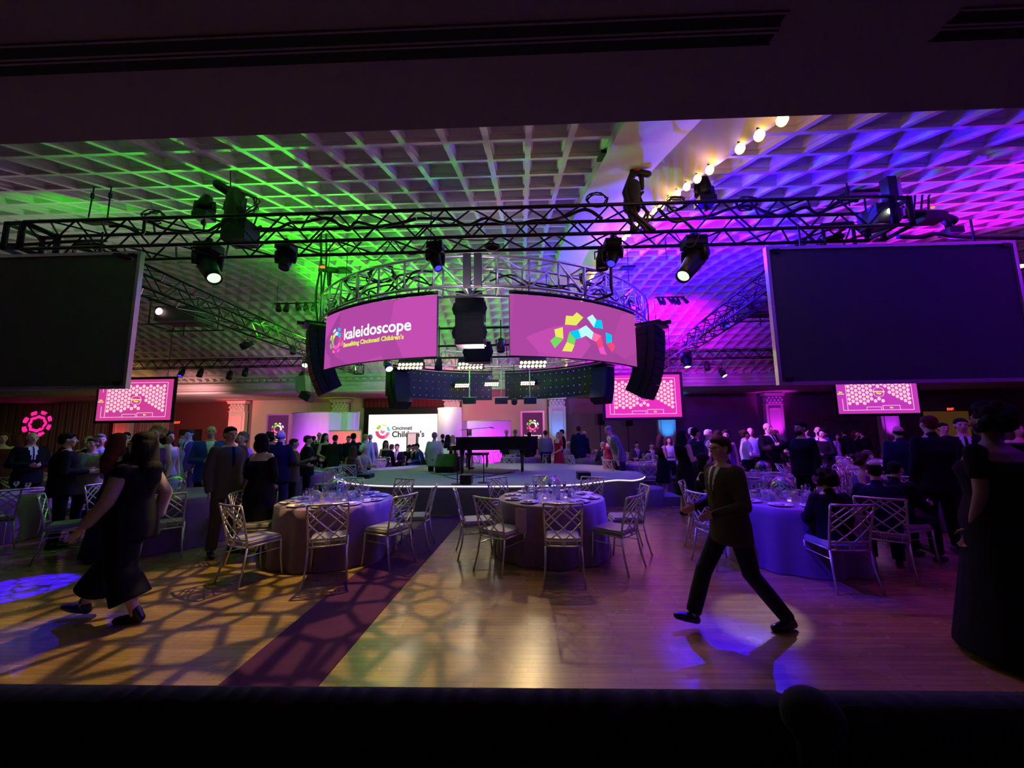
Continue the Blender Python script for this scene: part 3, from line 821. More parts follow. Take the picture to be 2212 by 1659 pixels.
# the tile arch
def tileface(mb, pts, key):
    mb.mi = list(GM).index(key)
    q = []
    for px, py in pts:
        a = angle_at(px, py, RS); y = rp(a, RS, 0).y; q.append(rp(a, RS+.008, W(px, py, y).z) - o3)
    mb.face(q)
mb = MB()
sc = 460/1908
def cp(x, y): return (1050 + x*sc, 500 + y*sc)
for key, pts in (('yellow', [(715, 755), (775, 760), (805, 843), (705, 835)]), ('yellow', [(775, 760), (810, 725), (868, 772), (805, 843)]),
    ('pale_blue', [(900, 775), (950, 745), (985, 792), (963, 860)]), ('cyan', [(985, 792), (1033, 797), (1046, 873), (963, 860)]),
    ('yellow', [(610, 878), (685, 858), (690, 965), (620, 940)]), ('green', [(620, 940), (685, 970), (615, 1048), (572, 980)]),
    ('yellow', [(722, 990), (790, 1020), (765, 1078), (680, 1072)]), ('green', [(745, 905), (800, 968), (788, 1020), (722, 985)]),
    ('cyan', [(745, 900), (825, 880), (848, 955), (800, 965)]), ('pale_blue', [(825, 880), (893, 842), (893, 935), (848, 955)]), ('pale_blue', [(893, 842), (960, 905), (942, 970), (893, 935)]),
    ('pink', [(960, 905), (1030, 935), (985, 990), (942, 970)]), ('rose', [(1030, 935), (1048, 1030), (1003, 1048), (985, 990)]), ('magenta', [(1048, 1030), (1080, 1108), (1020, 1095), (1003, 1048)]),
    ('cyan', [(1070, 905), (1122, 928), (1125, 990), (1076, 1005)]), ('rose', [(1125, 990), (1154, 1030), (1130, 1090), (1076, 1008)])):
    tileface(mb, [cp(*p) for p in pts], key)
mb.build('emblem', [GM[k] for k in GM], s2, norm=False)
curved_screen(PI-1.02, PI-.06, 'back of the rear LED screen, right half, below the tile arch')
curved_screen(PI+.06, PI+1.02, 'back of the rear LED screen, left half, below the kaleidoscope screen')

# ---- stage lamps
def moving_head(name='moving_head', m=None, lens=None, L=.50, r=.12, tilt=0.0, pan=0.0, upright=False):
    """hung at its origin; the head swings in the yoke"""
    m = m or M_BLACKM; s = -1 if not upright else 1
    t = thing(name, 'x', 'moving head light')
    mb = MB(); mb.box((0, 0, s*.07), (.30, .26, .13)); mb.box((0, .0, s*.145), (.2, .2, .03)); mb.tube([(0, 0, 0), (0, 0, -s*.10)], .02, 6)
    mb.box((0, 0, -s*.06), (.06, .06, .08)); mb.build('base', m, t)
    q = Matrix.Rotation(pan, 3, 'Z'); pz = s*(.17 + .17)
    mb = MB(); mb.box(q @ V(0, 0, s*.185), (.34, .11, .05), q)
    for a in (-1, 1):
        mb.tube([q @ V(a*.16, 0, s*.18), q @ V(a*.165, 0, s*.28), q @ V(a*.16, 0, pz + s*.05)], [.05, .045, .035], 8)
    mb.build('yoke', m, t)
    h = q @ Matrix.Rotation(tilt, 3, 'X')          # head axis local -Z is the beam
    mb = MB(); c = V(0, 0, pz)
    mb.lathe([(.001, L*.42), (r*.75, L*.40), (r*1.0, L*.30), (r*1.05, L*.08), (r, -L*.15), (r*.85, -L*.40), (r*.80, -L*.55), (r*.70, -L*.56), (r*.66, -L*.50)], c, 18, h)
    for k in range(4): mb.lathe([(r*1.06, L*(.28-.07*k)), (r*1.10, L*(.265-.07*k)), (r*1.06, L*(.25-.07*k))], c, 18, h)
    mb.build('head', m, t)
    mb = MB(); mb.lathe([(.001, -L*.53), (r*.35, -L*.525), (r*.69, -L*.505)], c, 18, h); mb.build('lens', lens or M_LENSD, t)
    return t
def aim(px, py, Y, **kw): return None
M_LENSS = glow('soft_lens', (.80, .92, .78), 1.1)
def head_at(px, py, Y, label, z=None, **kw):
    sc = kw.pop('scale', 1.0); p = W(px, py, Y)
    if z is not None: u_ = (Y-TY-.45)/(tb-.85-TY); p.x = (tL0.x + (xbL+.2-tL0.x)*u_) if px < 1106 else (tr.x-.2 + (xbR-tr.x+.2)*u_)
    t = moving_head(**kw); t.location = p if z is None else (p.x, p.y, z); t.scale = (sc,)*3
    tag(t, label, 'moving head light'); return t
# tilt: positive swings the beam toward the camera side
head_at(452, 528, TY, 'big black beam light with bright white lens hanging under the left of the front truss', L=.85, r=.13, tilt=-.85, pan=1.0, lens=M_LENSS, scale=.9)
head_at(1497, 515, TY, 'big black beam light with lit lens hanging under the right of the front truss', L=.85, r=.13, tilt=-.8, pan=-.95, lens=M_LENSS, scale=.92)
head_at(619, 527, TY, 'small black moving head hanging from the front truss left of the ring', L=.34, r=.115, tilt=-.25, pan=.1, scale=.72)
head_at(941, 527, TY, 'moving head with blue lens hanging above the kaleidoscope screen', L=.42, r=.10, tilt=-.55, pan=.75, lens=M_LENSB, scale=.72)
head_at(1322, 520, TY, 'moving head with blue lens hanging above the tile arch screen', L=.36, r=.11, tilt=-.6, pan=-.6, lens=M_LENSB, scale=.72)
head_at(1524, 444, TY, 'black moving head standing upright on the front truss at right', L=.36, r=.12, tilt=PI-.1, pan=.2, upright=True, scale=.75)
head_at(440, 475, TY+.1, 'black moving head standing upright on the front truss at left', L=.34, r=.12, tilt=2.8, pan=.2, upright=True, scale=.72)
head_at(2055, 508, 5.4, 'black moving head standing upright above the dark right screen', L=.30, r=.11, tilt=2.6, pan=.6, upright=True, scale=.66)
def par(px, py, Y, label, tilt=.0, pan=.0, lens=None, L=.30, r=.09, sc=1.0, name='spotlight', hang=.15):
    t = thing(name, label, 'spotlight', W(px, py, Y)); t.scale = (sc,)*3
    h = Matrix.Rotation(pan, 3, 'Z') @ Matrix.Rotation(tilt, 3, 'X')
    mb = MB(); mb.lathe([(.001, L*.5), (r*.6, L*.48), (r*.7, L*.2), (r*.95, L*.05), (r, -L*.5), (r*.92, -L*.5), (r*.9, -L*.42)], (0,0,0), 14, h); mb.build('barrel', M_BLACK, t)
    mb = MB(); mb.lathe([(.001, -L*.44), (r*.9, -L*.42)], (0,0,0), 14, h); mb.build('lens', lens or M_LENSD, t)
    mb = MB(); mb.tube([(-r*1.1, 0, 0), (-r*1.1, 0, hang*.8), (0, 0, hang), (r*1.1, 0, hang*.8), (r*1.1, 0, 0)], .012, 5); p_ = W(px, py, Y); up_ = (tbz-.15 if abs(Y-16.3) < .6 else (ring_b if Y < 11 and Y > 6 else TZ-.2)) - p_.z; mb.tube([(0, 0, hang), (0, 0, max(hang+.08, up_/sc))], .014, 6); mb.build('bracket', M_BLACKM, t)
    return t
SIDEZ = TZ
head_at(577, 748, 13.2, 'moving head with a lit lens under the left side truss near its far end', L=.42, r=.16, tilt=-.35, pan=.1, lens=M_LENSW, scale=.95, z=TZ-.22)
head_at(1527, 735, 12.6, 'moving head with a lit lens under the right side truss', L=.42, r=.15, tilt=-.3, pan=.0, lens=M_LENSW, scale=.92, z=TZ-.22)
for px, py, Y, nm, tl_, pn, ln in ((534, 745, 12.6, 'slim black spotlight pointing left under the left side truss', -1.1, -1.2, None), (632, 755, 15, 'slim black spotlight beside the far end of the left side truss', -.5, .9, None),
        (660, 785, 15.5, 'spotlight with bright white lens next to the left speaker stack', -.9, .4, M_LENSW), (1560, 805, 15.5, 'spotlight with lit lens left of the dark right screen', -.6, .5, M_LENSW),
        (1527, 790, 16.3, 'small spotlight under the right rear truss', -.2, 0, None), (1566, 700, 10.6, 'small blue-lensed spotlight on the right side truss', -.7, 0, M_LENSB), (838, 790, 9.6, 'narrow beam light with bright lens below the kaleidoscope screen', -.8, .7, M_LENSW),
        (393, 805, 16.5, 'small spotlight with blue lens under the left rear truss', -.5, 0, M_LENSB), (433, 805, 16.5, 'small dark spotlight under the left rear truss, beside the blue-lensed one', -.3, 0, None),
        (496, 810, 16.5, 'dark moving light under the left rear truss, middle', -.3, .2, None), (530, 803, 16.5, 'dark spotlight under the left rear truss, right of the middle one', -.3, 0, None), (652, 812, 16.2, 'dark spotlight near the right end of the left rear truss', -.3, 0, None),
        (1082, 745, 8.6, 'dark moving light hanging right of the centre speaker stack', -.3, 0, None), (948, 785, 9.0, 'dark moving light hanging between the two left blinders', -.3, 0, None), (1300, 560, 5.6, 'dark lamp housing left of the blue-lensed head above the tile arch', 0, 0, None)):
    par(px, py, Y, nm, tl_, pn, ln, L=.34, r=.10, sc=1.15 if Y > 12 else .95)
# bars of theatre lamps under the ceiling
def lampbar(px0, px1, py, Y, n, label, wires=True):
    a, b = W(px0, py, Y), W(px1, py, Y); a.z = b.z = (a.z+b.z)/2; c = (a+b)/2
    t = thing('lamp_bar', label, 'lamp bar', c)
    mb = MB(); mb.tube([a-c, b-c], .025, 6)
    for s in (.06, .94):
        p = a + (b-a)*s - c; mb.tube([p, p+V(0, 0, vh(c.y)-c.z)], .006, 4)
    mb.build('pipe', M_BLACKM, t); L = (b-a).length
    for i in range(n):
        p = a + (b-a)*((i+.5)/n) - c; h = Matrix.Rotation(-.3+.25*math.sin(i*2.1), 3, 'Y') @ Matrix.Rotation(-.35, 3, 'X')
        r = min(.085, L/n*.34)
        mb = MB(); mb.lathe([(.001, .02), (r*.7, 0), (r*.75, -.10), (r, -.2), (r*1.05, -.32), (r*.9, -.32), (r*.5, -.25)], p, 12, h); mb.tube([p+V(0,0,.0), p+V(0,0,-.08)], .02, 5)
        mb.build('lamp', M_BLACK, t)
    return t
lampbar(778, 905, 420, 8.2, 6, 'bar of six small black theatre lamps hung high above the front truss')
lampbar(592, 690, 655, 12.5, 5, 'bar of black theatre lamps left of the silver ring')
lampbar(1415, 1478, 642, 13.5, 6, 'bar of small lamps in the blue area right of the ring')
# tall followspot standing on the left of the truss
t = thing('followspot', 'long barrel spotlight tilted up on the front truss beside hanging cables', 'spotlight', W(505, 470, TY))
k = W(505, 470, TY)
mb = MB(); mb.cap(W(470, 398, TY-.1)-k, W(520, 432, TY+.1)-k, .062, .075, 14); mb.build('barrel', M_BLACKM, t)
mb = MB(); mb.cap(W(510, 425, TY)-k, W(508, 485, TY)-k, .12, .14, 10); mb.box(W(520, 505, TY)-k, (.34, .3, .3)); mb.tube([W(498, 405, TY)-k, W(498, 320, TY)-k], .008, 5); mb.build('stand', M_BLACK, t)
mb = MB()
for a in (-.05, 0, .05): mb.tube([W(525, 430, TY)-k+V(a, 0, 0), W(533, 455, TY)-k+V(a, -.1, 0), W(528, 480, TY)-k], .012, 5)
mb.build('cable_loop', M_BLACK, t)
# chain hoists
def hoist(px, py, Y, label, ind, tilt=0.0, s=1.0, up=True):
    p = W(px, py, Y); t = thing('chain_hoist', label, 'chain hoist', p); t.scale = (s,)*3
    q = Matrix.Rotation(tilt, 3, 'Y')
    mb = MB(); mb.cap(q @ V(-.18, 0, 0), q @ V(.2, 0, 0), .09, .085, 12); mb.box(q @ V(-.16, 0, 0), (.12, .2, .2), q); mb.build('motor', M_BLACK, t)
    mb = MB(); mb.box(q @ V(-.225, -.02, .02), (.02, .15, .07), q); mb.box(q @ V(-.12, -.106, .02), (.14, .012, .07), q); mb.build('label_plate', ind, t)
    zt = (vh(p.y) - p.z)/s - (.05 if p.x < BX2 else .35)
    mb = MB(); mb.tube([(0, 0, .05), (0, 0, zt)], .008, 5); mb.build('chain', M_BLACKM, t)
    mb = MB(); mb.cap((.02, 0, -.1), (.03, 0, -.42), .07, .05, 8); mb.build('chain_bag', M_BLACK, t)
    return t
hoist(710, 583, 8.6, 'chain hoist with glowing orange label left of the silver ring', M_ORANGE, .15, .9)
hoist(1383, 374, TY, 'chain hoist with red label above the right half of the front truss', M_REDI, .2, .55)
for k, (px, dx) in enumerate(((694, 0), (700, 3), (688, -2))):
    cable([W(px+dx, 470, 8.4), W(px+6*math.sin(k), 560, 8.5), W(px-3*k, 640, 8.6), W(px, 715, 8.7)], .022, 'thick cable hanging left of the silver ring, ' + ('middle', 'right', 'left')[k] + ' one')
p = W(700, 468, 8.4); mb = MB(); mb.box((0, 0, 0), (.6, .2, .06)); o = mb.build('rigging_beam', M_BLACKM); o.location = p; tag(o, 'short dark rigging beam in the green ceiling above the cables', 'beam')
t = thing('cable_drop', 'thick bundle of cables falling beside the red-labelled hoist', 'cable bundle', W(1378, 430, TY))
k = W(1378, 430, TY)
for i in range(7):
    rn = random.Random(i+40)
    mb = MB(); mb.tube([W(1374+rn.uniform(-6, 6), 285 if i < 4 else 400, TY)-k, W(1372+rn.uniform(-8, 8), 340 if i < 4 else 420, TY)-k, W(1370+rn.uniform(-22, 26), 415, TY-.05)-k, W(1372+rn.uniform(-26, 34), 460, TY-.12)-k, W(1380+rn.uniform(-20, 34), 500, TY-.25)-k], .02 if i else .04, 6)
    mb.build('cable', mat('brown_cable', (.09, .045, .02), .6) if i == 3 else M_BLACK, t)
mb = MB(); mb.cap(W(1366, 405, TY)-k, W(1366, 445, TY)-k, .11, .13, 10); mb.build('chain_bag', M_BLACK, t)
# hanging rods and chains from the vault to the trusses
for i, (px, py0, py1, Y, nm) in enumerate(((232, 385, 470, TY, 'chain holding the left corner of the front truss'), (205, 392, 470, TY, 'slanting wire left of the left corner chain'), (1835, 345, 445, TY, 'chain holding the right end of the front truss'), (930, 480, 560, 6.6, 'thin chain holding the ring at the left front'),
        (1360, 560, 640, 8.6, 'thin chain with hook right of the silver ring'), (748, 552, 600, 9, 'thin chain with hook inside the left of the ring'), (1421, 700, 770, 14, 'thin rod in the blue ceiling right of the ring'), (1440, 500, 560, 8, 'thin rod below the blue part of the ceiling'))):
    a, b = W(px, py0, Y), W(px - (14 if i == 1 else 0), py1, Y)
    a = V(b.x if i != 1 else a.x, Y, vh(Y) - (.05 if b.x < BX2 else .35))
    mb = MB(); mb.tube([(0,0,0), b-a], .009, 5); mb.box((b-a)*.3, (.03, .03, .08)); o = mb.build('hoist_chain', M_BLACKM); o.location = a; tag(o, nm, 'chain')
# projectors hung in cradles
def projector(px, py, Y, w_, label, lit):
    p = W(px, py, Y); t = thing('projector', label, 'projector', p); h = w_*.36
    mb = MB(); mb.box((0, 0, 0), (w_, .6, h)); mb.build('housing', M_BLACK, t)
    mb = MB()
    for a in (-1, 1):
        for b in (-1, 1): mb.tube([(a*w_*.58, b*.34, h*.95), (a*w_*.58, b*.34, -h*.75)], .018, 5)
        mb.tube([(a*w_*.58, -.34, -h*.75), (a*w_*.58, .34, -h*.75)], .018, 5); mb.tube([(-w_*.75, a*.34, -h*.75), (w_*.75, a*.34, -h*.75)], .018, 5); mb.tube([(-w_*.65, a*.34, h*.9), (w_*.65, a*.34, h*.9)], .018, 5)
    mb.tube([(0, 0, h*.9), (0, 0, (TZ-.2)-p.z)], .015, 5)
    mb.build('cradle', M_BLACKM, t)
    mb = MB(); mb.lathe([(.001, 0), (.07, 0), (.09, .03)], (-w_*.35, -.32, h*.1), 12, Matrix.Rotation(PI/2, 3, 'X')); mb.build('lens', lit or M_LENSD, t)
projector(400, 684, 9.4, 1.05, 'black projector in a hanging cradle under the left side truss', glow('projector_lens', (1, .6, .65), 5))
projector(1640, 668, 9.6, .8, 'black projector in a cradle under the right side truss', None)

# ---- line arrays
def line_array(top, dirv, n, w_, h_, d_, curve, label, pitch0=0.0, frame=True, mm=None):
    """cabinets stacked down, each turned a little more; dirv = horizontal facing angle"""
    mm = mm or M_BLACK
    t = thing('line_array', label, 'loudspeaker array', top, 0); t.rotation_euler = (0, 0, dirv)
    p = V(0, -d_/2, -.06); a = pitch0
    if frame:
        mb = MB(); mb.box((0, 0, 0), (w_*.9, d_*1.5, .05)); mb.box((0, -d_*.75, .02), (.08, .25, .07)); mb.tube([(0, 0, 0), (0, 0, max(.45, ring_b + .1 - top.z))], .012, 5); mb.build('fly_frame', M_BLACKM, t)
    for i in range(n):
        q = Matrix.Rotation(a, 3, 'X')
        c = p + q @ V(0, d_/2, -h_/2)
        mb = MB()
        F0, B0, k = -d_/2, d_/2, h_/2
        P = [V(-w_/2, F0, k), V(w_/2, F0, k), V(w_/2, F0, -k), V(-w_/2, F0, -k), V(-w_*.42, B0, k*.88), V(w_*.42, B0, k*.88), V(w_*.42, B0, -k*.88), V(-w_*.42, B0, -k*.88)]
        vs = [mb.bm.verts.new(c + q @ v) for v in P]
        for f in ((0,1,2,3), (5,4,7,6), (4,0,3,7), (1,5,6,2), (4,5,1,0), (3,2,6,7)): mb.bm.faces.new([vs[j] for j in f])
        mb.box(c + q @ V(0, F0-.008, 0), (w_*.94, .014, h_*.86), q)
        for s in (-1, 1):
            mb.box(c + q @ V(s*w_*.5, 0, 0), (.02, d_*.25, h_*.9), q); mb.lathe([(.001, 0), (h_*.36, 0), (h_*.4, -.012)], c + q @ V(s*w_*.28, F0-.014, 0), 10, q @ Matrix.Rotation(PI/2, 3, 'X'))
        mb.build('speaker_cabinet', mm, t)
        p = p + q @ V(0, 0, -h_-.003); a += curve*(1 + i*.22)
    return t
M_ARR = mat('array_black', (.009, .009, .012), .6, spec=.3)
line_array(W(690, 705, 8.2), -.95, 9, .72, .168, .42, .035, 'tall curved loudspeaker array at the left edge of the kaleidoscope screen', mm=M_ARR)
line_array(W(1402, 705, 8.0), .95, 9, .72, .168, .42, .035, 'tall curved loudspeaker array at the right edge of the tile arch screen', mm=M_ARR)
line_array(W(862, 800, 12.6), -2.3, 7, .66, .18, .45, +.05, 'curved loudspeaker array hanging above the left of the white stage screen', mm=M_ARR)
line_array(W(1300, 790, 12.8), 2.4, 7, .66, .18, .45, +.05, 'curved loudspeaker array hanging behind the ring at right', mm=M_ARR)
line_array(W(1018, 645, 8.2), 0, 2, .62, .52, .55, 0, 'black subwoofer stack hanging in the gap between the two front LED screens', mm=M_ARR)
line_array(W(1035, 738, 9.3), 0, 1, .62, .5, .5, 0, 'lower black subwoofer hanging just behind the centre stack', mm=M_ARR, frame=False)
# inner grid pipes
for a, b, Y, nm in (((840, 712), (1300, 715), 9.6, 'upper'), ((820, 750), (1310, 752), 10.4, 'lower'), ((850, 775), (1260, 778), 11.4, 'rear')):
    p0, p1 = W(*a, Y), W(*b, Y); p1.z = p0.z
    mb = MB(); mb.tube([(0,0,0), p1-p0], .03, 6)
    for s in (.15, .4, .6, .85): mb.tube([(p1-p0)*s, (p1-p0)*s + V(0, 0, ring_b-p0.z)], .012, 5)
    o = mb.build('lighting_pipe', M_BLACKM); o.location = p0; tag(o, '%s black crossbar hanging inside the silver ring' % nm, 'pipe')
# blinders
def blinder(px, py, Y, w_, label, pw):
    p = W(px, py, Y); t = thing('blinder_light', label, 'blinder light', p); h = w_*.24
    mb = MB(); mb.box((0, .12, .04), (w_*1.06, .2, h*1.2)); mb.box((0, .10, h*1.0), (w_*1.02, .12, h*1.0)); mb.tube([(0, .12, h), (0, .12, ring_b-p.z)], .015, 5); mb.build('housing', M_BLACK, t)
    for j in range(2):
        for i in range(7):
            mb = MB(); mb.ell(((i-3)*w_*.15 + (j-.5)*w_*.03, 0, (j-.5)*h*.62), (w_*.055, .02, w_*.055), n=10, m=6); mb.build('lamp', M_BLIND, t)
    spot(p + V(0, -.05, 0), p + V(0, -3, -2.6), (1, .80, .52), pw*.7, 110, 1.0, .12)
blinder(886, 791, 10.2, .66, 'bright two-row blinder light at left, below the kaleidoscope screen', 60)
blinder(1016, 790, 10.2, .66, 'bright two-row blinder light in the middle below the subwoofers', 60)
blinder(1151, 787, 10.2, .70, 'bright two-row blinder light at right, below the tile arch screen', 60)
blinder(998, 833, 14.6, .52, 'small lit blinder in front of the rear screen, left one', 25)
blinder(1062, 830, 14.8, .52, 'small lit blinder in the gap of the rear screens', 25)
blinder(1140, 828, 14.8, .52, 'small lit blinder in front of the rear screen, right one', 25)
for px, nm in ((1014, 'left'), (1083, 'middle'), (1145, 'right')):
    p = W(px, 866, 14.2); t = thing('box_light', 'small black box light hanging lowest above the piano, %s one' % nm, 'stage light', p)
    mb = MB(); mb.box((0, 0, 0), (.46, .3, .22)); mb.build('housing', M_BLACK, t); mb = MB(); mb.tube([(0, 0, .1), (0, 0, ring_b-p.z)], .02, 5); mb.box((0,0,.13), (.5, .1, .02)); mb.build('bracket', M_SILVER, t)
par(1111, 866, 14.2, 'small round black lamp hanging between the box lights above the piano', -.9, 0, None, L=.25, r=.11)
for px, py, Y, nm in ((655, 830, 14.5, 'grey speaker hanging left of the rear screen'),):
    p = W(px, py, Y); t = thing('hanging_speaker', nm, 'loudspeaker', p); q = Matrix.Rotation(-.12, 3, 'Y')
    mb = MB(); mb.box((0, 0, 0), (.38, .4, .62), q); mb.build('cabinet', mat('grey_speaker', (.35, .34, .33), .6), t); mb = MB(); mb.tube([(0, 0, .3), (0, 0, TZ-p.z)], .02, 5); mb.build('bracket', M_BLACKM, t)
    t = thing('hanging_speaker', 'small dark wedge speaker tilted below the grey hanging speaker', 'loudspeaker', W(664, 857, Y)); q = Matrix.Rotation(.5, 3, 'Y')
    mb = MB(); mb.box((0, 0, 0), (.42, .4, .28), q); mb.build('cabinet', M_BLACK, t)
    mb = MB(); mb.tube([(0, 0, 0), (-.1, 0, .3)], .02, 5); mb.build('bracket', M_BLACKM, t)
# mirror fixtures and cable junk at the right truss end
t = thing('effect_light', 'stage light with bright lamp at the right end of the front truss', 'stage light', W(1912, 462, TY-.05)); k = W(1912, 462, TY-.05)
mb = MB(); mb.box((0, .1, 0), (.3, .3, .26)); mb.build('housing', M_BLACK, t); mb = MB(); mb.ell((0, -.07, 0), (.04, .02, .035), n=10); mb.build('lamp', M_LENSW, t)
t = thing('effect_light', 'wide black scanner light with amber lamp right of the truss end', 'stage light', W(1975, 462, TY+.2)); 
mb = MB(); mb.cap((-.25, 0, .0), (.32, 0, -.02), .09, .09, 12, .6, (0,0,1)); mb.box((.2, 0, -.08), (.3, .2, .1))
for i in range(5): mb.tube([(-.2+.1*i, 0, .05), (-.2+.1*i+.03, 0, .2+.05*math.sin(i*2)), (-.15+.1*i, 0, .28)], .012, 5)
mb.build('housing', M_BLACKM, t); mb = MB(); mb.ell((.15, -.1, .03), (.03, .02, .02), n=8); mb.build('lamp', M_ORANGE, t)
t = thing('speaker_bracket', 'dark column speaker on a metal bracket above the right truss end', 'loudspeaker', W(1920, 408, TY))
mb = MB(); mb.box((0, 0, 0), (.12, .12, .30)); mb.build('cabinet', mat('navy_box', (.01, .01, .03), .6), t)
mb = MB(); mb.box((.13, 0, -.1), (.03, .05, .6)); mb.box((0, 0, -.28), (.4, .05, .03)); mb.build('bracket', M_SILVER, t)
cable([W(1940, 512, TY), W(1990, 512, TY), W(2025, 505, TY), W(2070, 512, TY+.3), W(2212, 514, TY+.4)], .03, 'black pipe running above the dark right screen', name='pipe')
cable([W(0, 528, TY), W(60, 528, TY), W(150, 522, TY), W(230, 520, TY+.3)], .025, 'black pipe running above the dark left screen', name='pipe')
# black bent arm at right of ring
p = W(1320, 560, 6.3); mb = MB(); mb.tube([(0,0,0), W(1320, 620, 6.4)-p, W(1323, 635, 6.4)-p, W(1285, 650, 6.6)-p], .028, 8); mb.tube([(0,0,0), W(1305, 550, 6.3)-p], .028, 8)
o = mb.build('bent_pipe', M_BLACK); o.location = p; tag(o, 'bent black pipe crossing the ring above the tile arch screen', 'pipe')

# ---- big dark screens seen from behind
def dark_screen(c1, c2, c3, c4, Y, label, col):
    """corners tl tr br bl"""
    P = [W(*c, Y) for c in (c1, c2, c3, c4)]
    xl = (P[0].x+P[3].x)/2; xr = (P[1].x+P[2].x)/2; zt = (P[0].z+P[1].z)/2; zb = (P[2].z+P[3].z)/2
    o = V((xl+xr)/2, Y, (zt+zb)/2); w_, h_ = xr-xl, zt-zb
    t = thing('projection_screen', label, 'screen', o)
    mb = MB(); mb.box((0, 0, 0), (w_-.08, .012, h_-.08)); mb.build('fabric', col, t)
    for s in (-1, 1):
        mb = MB(); mb.box((s*(w_/2-.02), 0, 0), (.04, .06, h_)); mb.build('frame_side', M_SILVER, t)
        mb = MB(); mb.box((0, 0, s*(h_/2-.02)), (w_-.08, .06, .04)); mb.build('frame_rail', M_SILVER, t)
    mb = MB()
    for a in (-1, 1):
        for b in (-1, 1): mb.box((a*(w_/2-.12), -.035, b*(h_/2-.06)), (.09, .01, .05))
    mb.build('bracket', M_BLACKM, t)
    mb = MB()
    for a in (-.35, .35): mb.tube([(a*w_, 0, h_/2), (a*w_, 0, h_/2+.3)], .012, 5)
    mb.build('hanger', M_BLACKM, t)
    return t
dark_screen((-330, 556), (306, 550), (279, 838), (-330, 850), 4.7, 'large blank dark screen back at the left edge, hung from the truss', mat('dark_screen_cloth', (.10, .105, .10), .9))
dark_screen((1650, 530), (2205, 526), (2225, 826), (1680, 830), 4.7, 'large blank dark screen back at right, hung from the truss', mat('navy_screen_cloth', (.06, .06, .12), .9))
p = W(2206, 575, 5.2); t = thing('wall_lamp', 'small warm lamp at the right edge behind the dark screen', 'lamp', p); mb = MB(); mb.ell((0, 0, 0), (.05, .05, .022), n=10); mb.build('lamp', M_BULB, t)
mb = MB(); mb.box((.02, .03, .05), (.08, .06, .08)); mb.build('bracket', M_BLACKM, t)

# ---- seating plan screens
M_PINK1 = glow('plan_pink', (.62, .05, .30), 1.0); M_PINK2 = glow('plan_magenta', (.78, .03, .50), 1.05); M_PINK3 = glow('plan_violet', (.55, .04, .50), 1.0)
M_PDOT = glow('plan_dot', (.95, .55, .62), 1.1); M_PLINE = glow('plan_line', (1.0, .6, .8), 1.1)
def plan_screen(c1, c2, c3, c4, Y, label, bgm):
    P = [W(*c, Y) for c in (c1, c2, c3, c4)]
    xl = (P[0].x+P[3].x)/2; xr = (P[1].x+P[2].x)/2; zt = (P[0].z+P[1].z)/2; zb = (P[2].z+P[3].z)/2
    o = V((xl+xr)/2, Y, (zt+zb)/2); w_, h_ = xr-xl, zt-zb
    t = thing('seating_plan_screen', label, 'screen', o)
    mb = MB(); mb.box((0, .04, 0), (w_+.22, .07, h_+.22)); hz = vh(Y) - o.z - (.05 if o.x < BX2 else .35); mb.tube([(-w_*.4, .04, h_/2), (-w_*.4, .04, hz)], .012, 5); mb.tube([(w_*.4, .04, h_/2), (w_*.4, .04, hz)], .012, 5); mb.build('frame', M_BLACK, t)
    mb = MB(); mb.box((0, 0, 0), (w_, .012, h_))
    def X(u): return (u-.5)*w_
    def Z(v): return (.5-v)*h_
    mb.mi = 1; rr = w_*.0225
    for i in range(17):
        for j in range(13):
            u = .145 + i*.0462; v = .17 + j*.0985 + (0 if i % 2 == 0 else .0492)
            if v > .80: continue
            du, dv = u-.52, (v-.52)
            if abs(du) < .095 and abs(dv) < .13: continue
            if i == 10 and v > .6: continue
            if 5 <= i <= 12 and v > .74: continue
            if i > 10 and v > .56 + (i-10)*.045: continue
            n = 14
            mb.face([(X(u)+rr*math.cos(2*PI*k/n), -.009, Z(v)+rr*math.sin(2*PI*k/n)) for k in range(n)])
    mb.mi = 2; lw = w_*.004
    def line(u0, v0, u1, v1):
        mb.box(((X(u0)+X(u1))/2, -.009, (Z(v0)+Z(v1))/2), (abs(X(u1)-X(u0))+lw*1.4, .004, abs(Z(v1)-Z(v0))+lw*1.4))
    for q in ((.06, .08, .93, .08), (.93, .08, .93, .92), (.06, .92, .93, .92), (.06, .66, .06, .92), (.115, .08, .115, .92), (.06, .08, .06, .3), (.88, .36, .93, .36), (.88, .36, .88, .66), (.88, .66, .93, .66),
              (.35, .85, .53, .85), (.35, .85, .35, .92), (.53, .85, .53, .92), (.55, .82, .76, .82), (.55, .82, .55, .92), (.76, .82, .76, .92)): line(*q)
    n = 20; pts = []
    for k in range(n):
        a = 2*PI*k/n; sx = math.copysign(abs(math.cos(a))**.6, math.cos(a)); sy = math.copysign(abs(math.sin(a))**.6, math.sin(a))
        pts.append(V(X(.52)+w_*.062*sx, -.009, Z(.51)+h_*.10*sy))
    mb.tube(pts, lw*.8, 4, True)
    mb.build('picture', [bgm, M_PDOT, M_PLINE], t)
    letters('Kaleidoscope', h_*.05, GM['yellow'], t, (X(.52), -.012, Z(.495)), bold=.004); letters('Stage', h_*.05, GM['yellow'], t, (X(.52), -.012, Z(.54)), bold=.004)
    letters('Main', h_*.04, GM['yellow'], t, (X(.045), -.012, Z(.50)), bold=.004); letters('Entrance', h_*.04, GM['yellow'], t, (X(.045), -.012, Z(.54)), bold=.004)
    letters('Bar', h_*.05, GM['yellow'], t, (X(.655), -.012, Z(.87)), bold=.004)
    return t
plan_screen((215, 818), (376, 822), (367, 908), (209, 908), 16, 'pink seating plan screen at left, partly behind the dark left screen', M_PINK1)
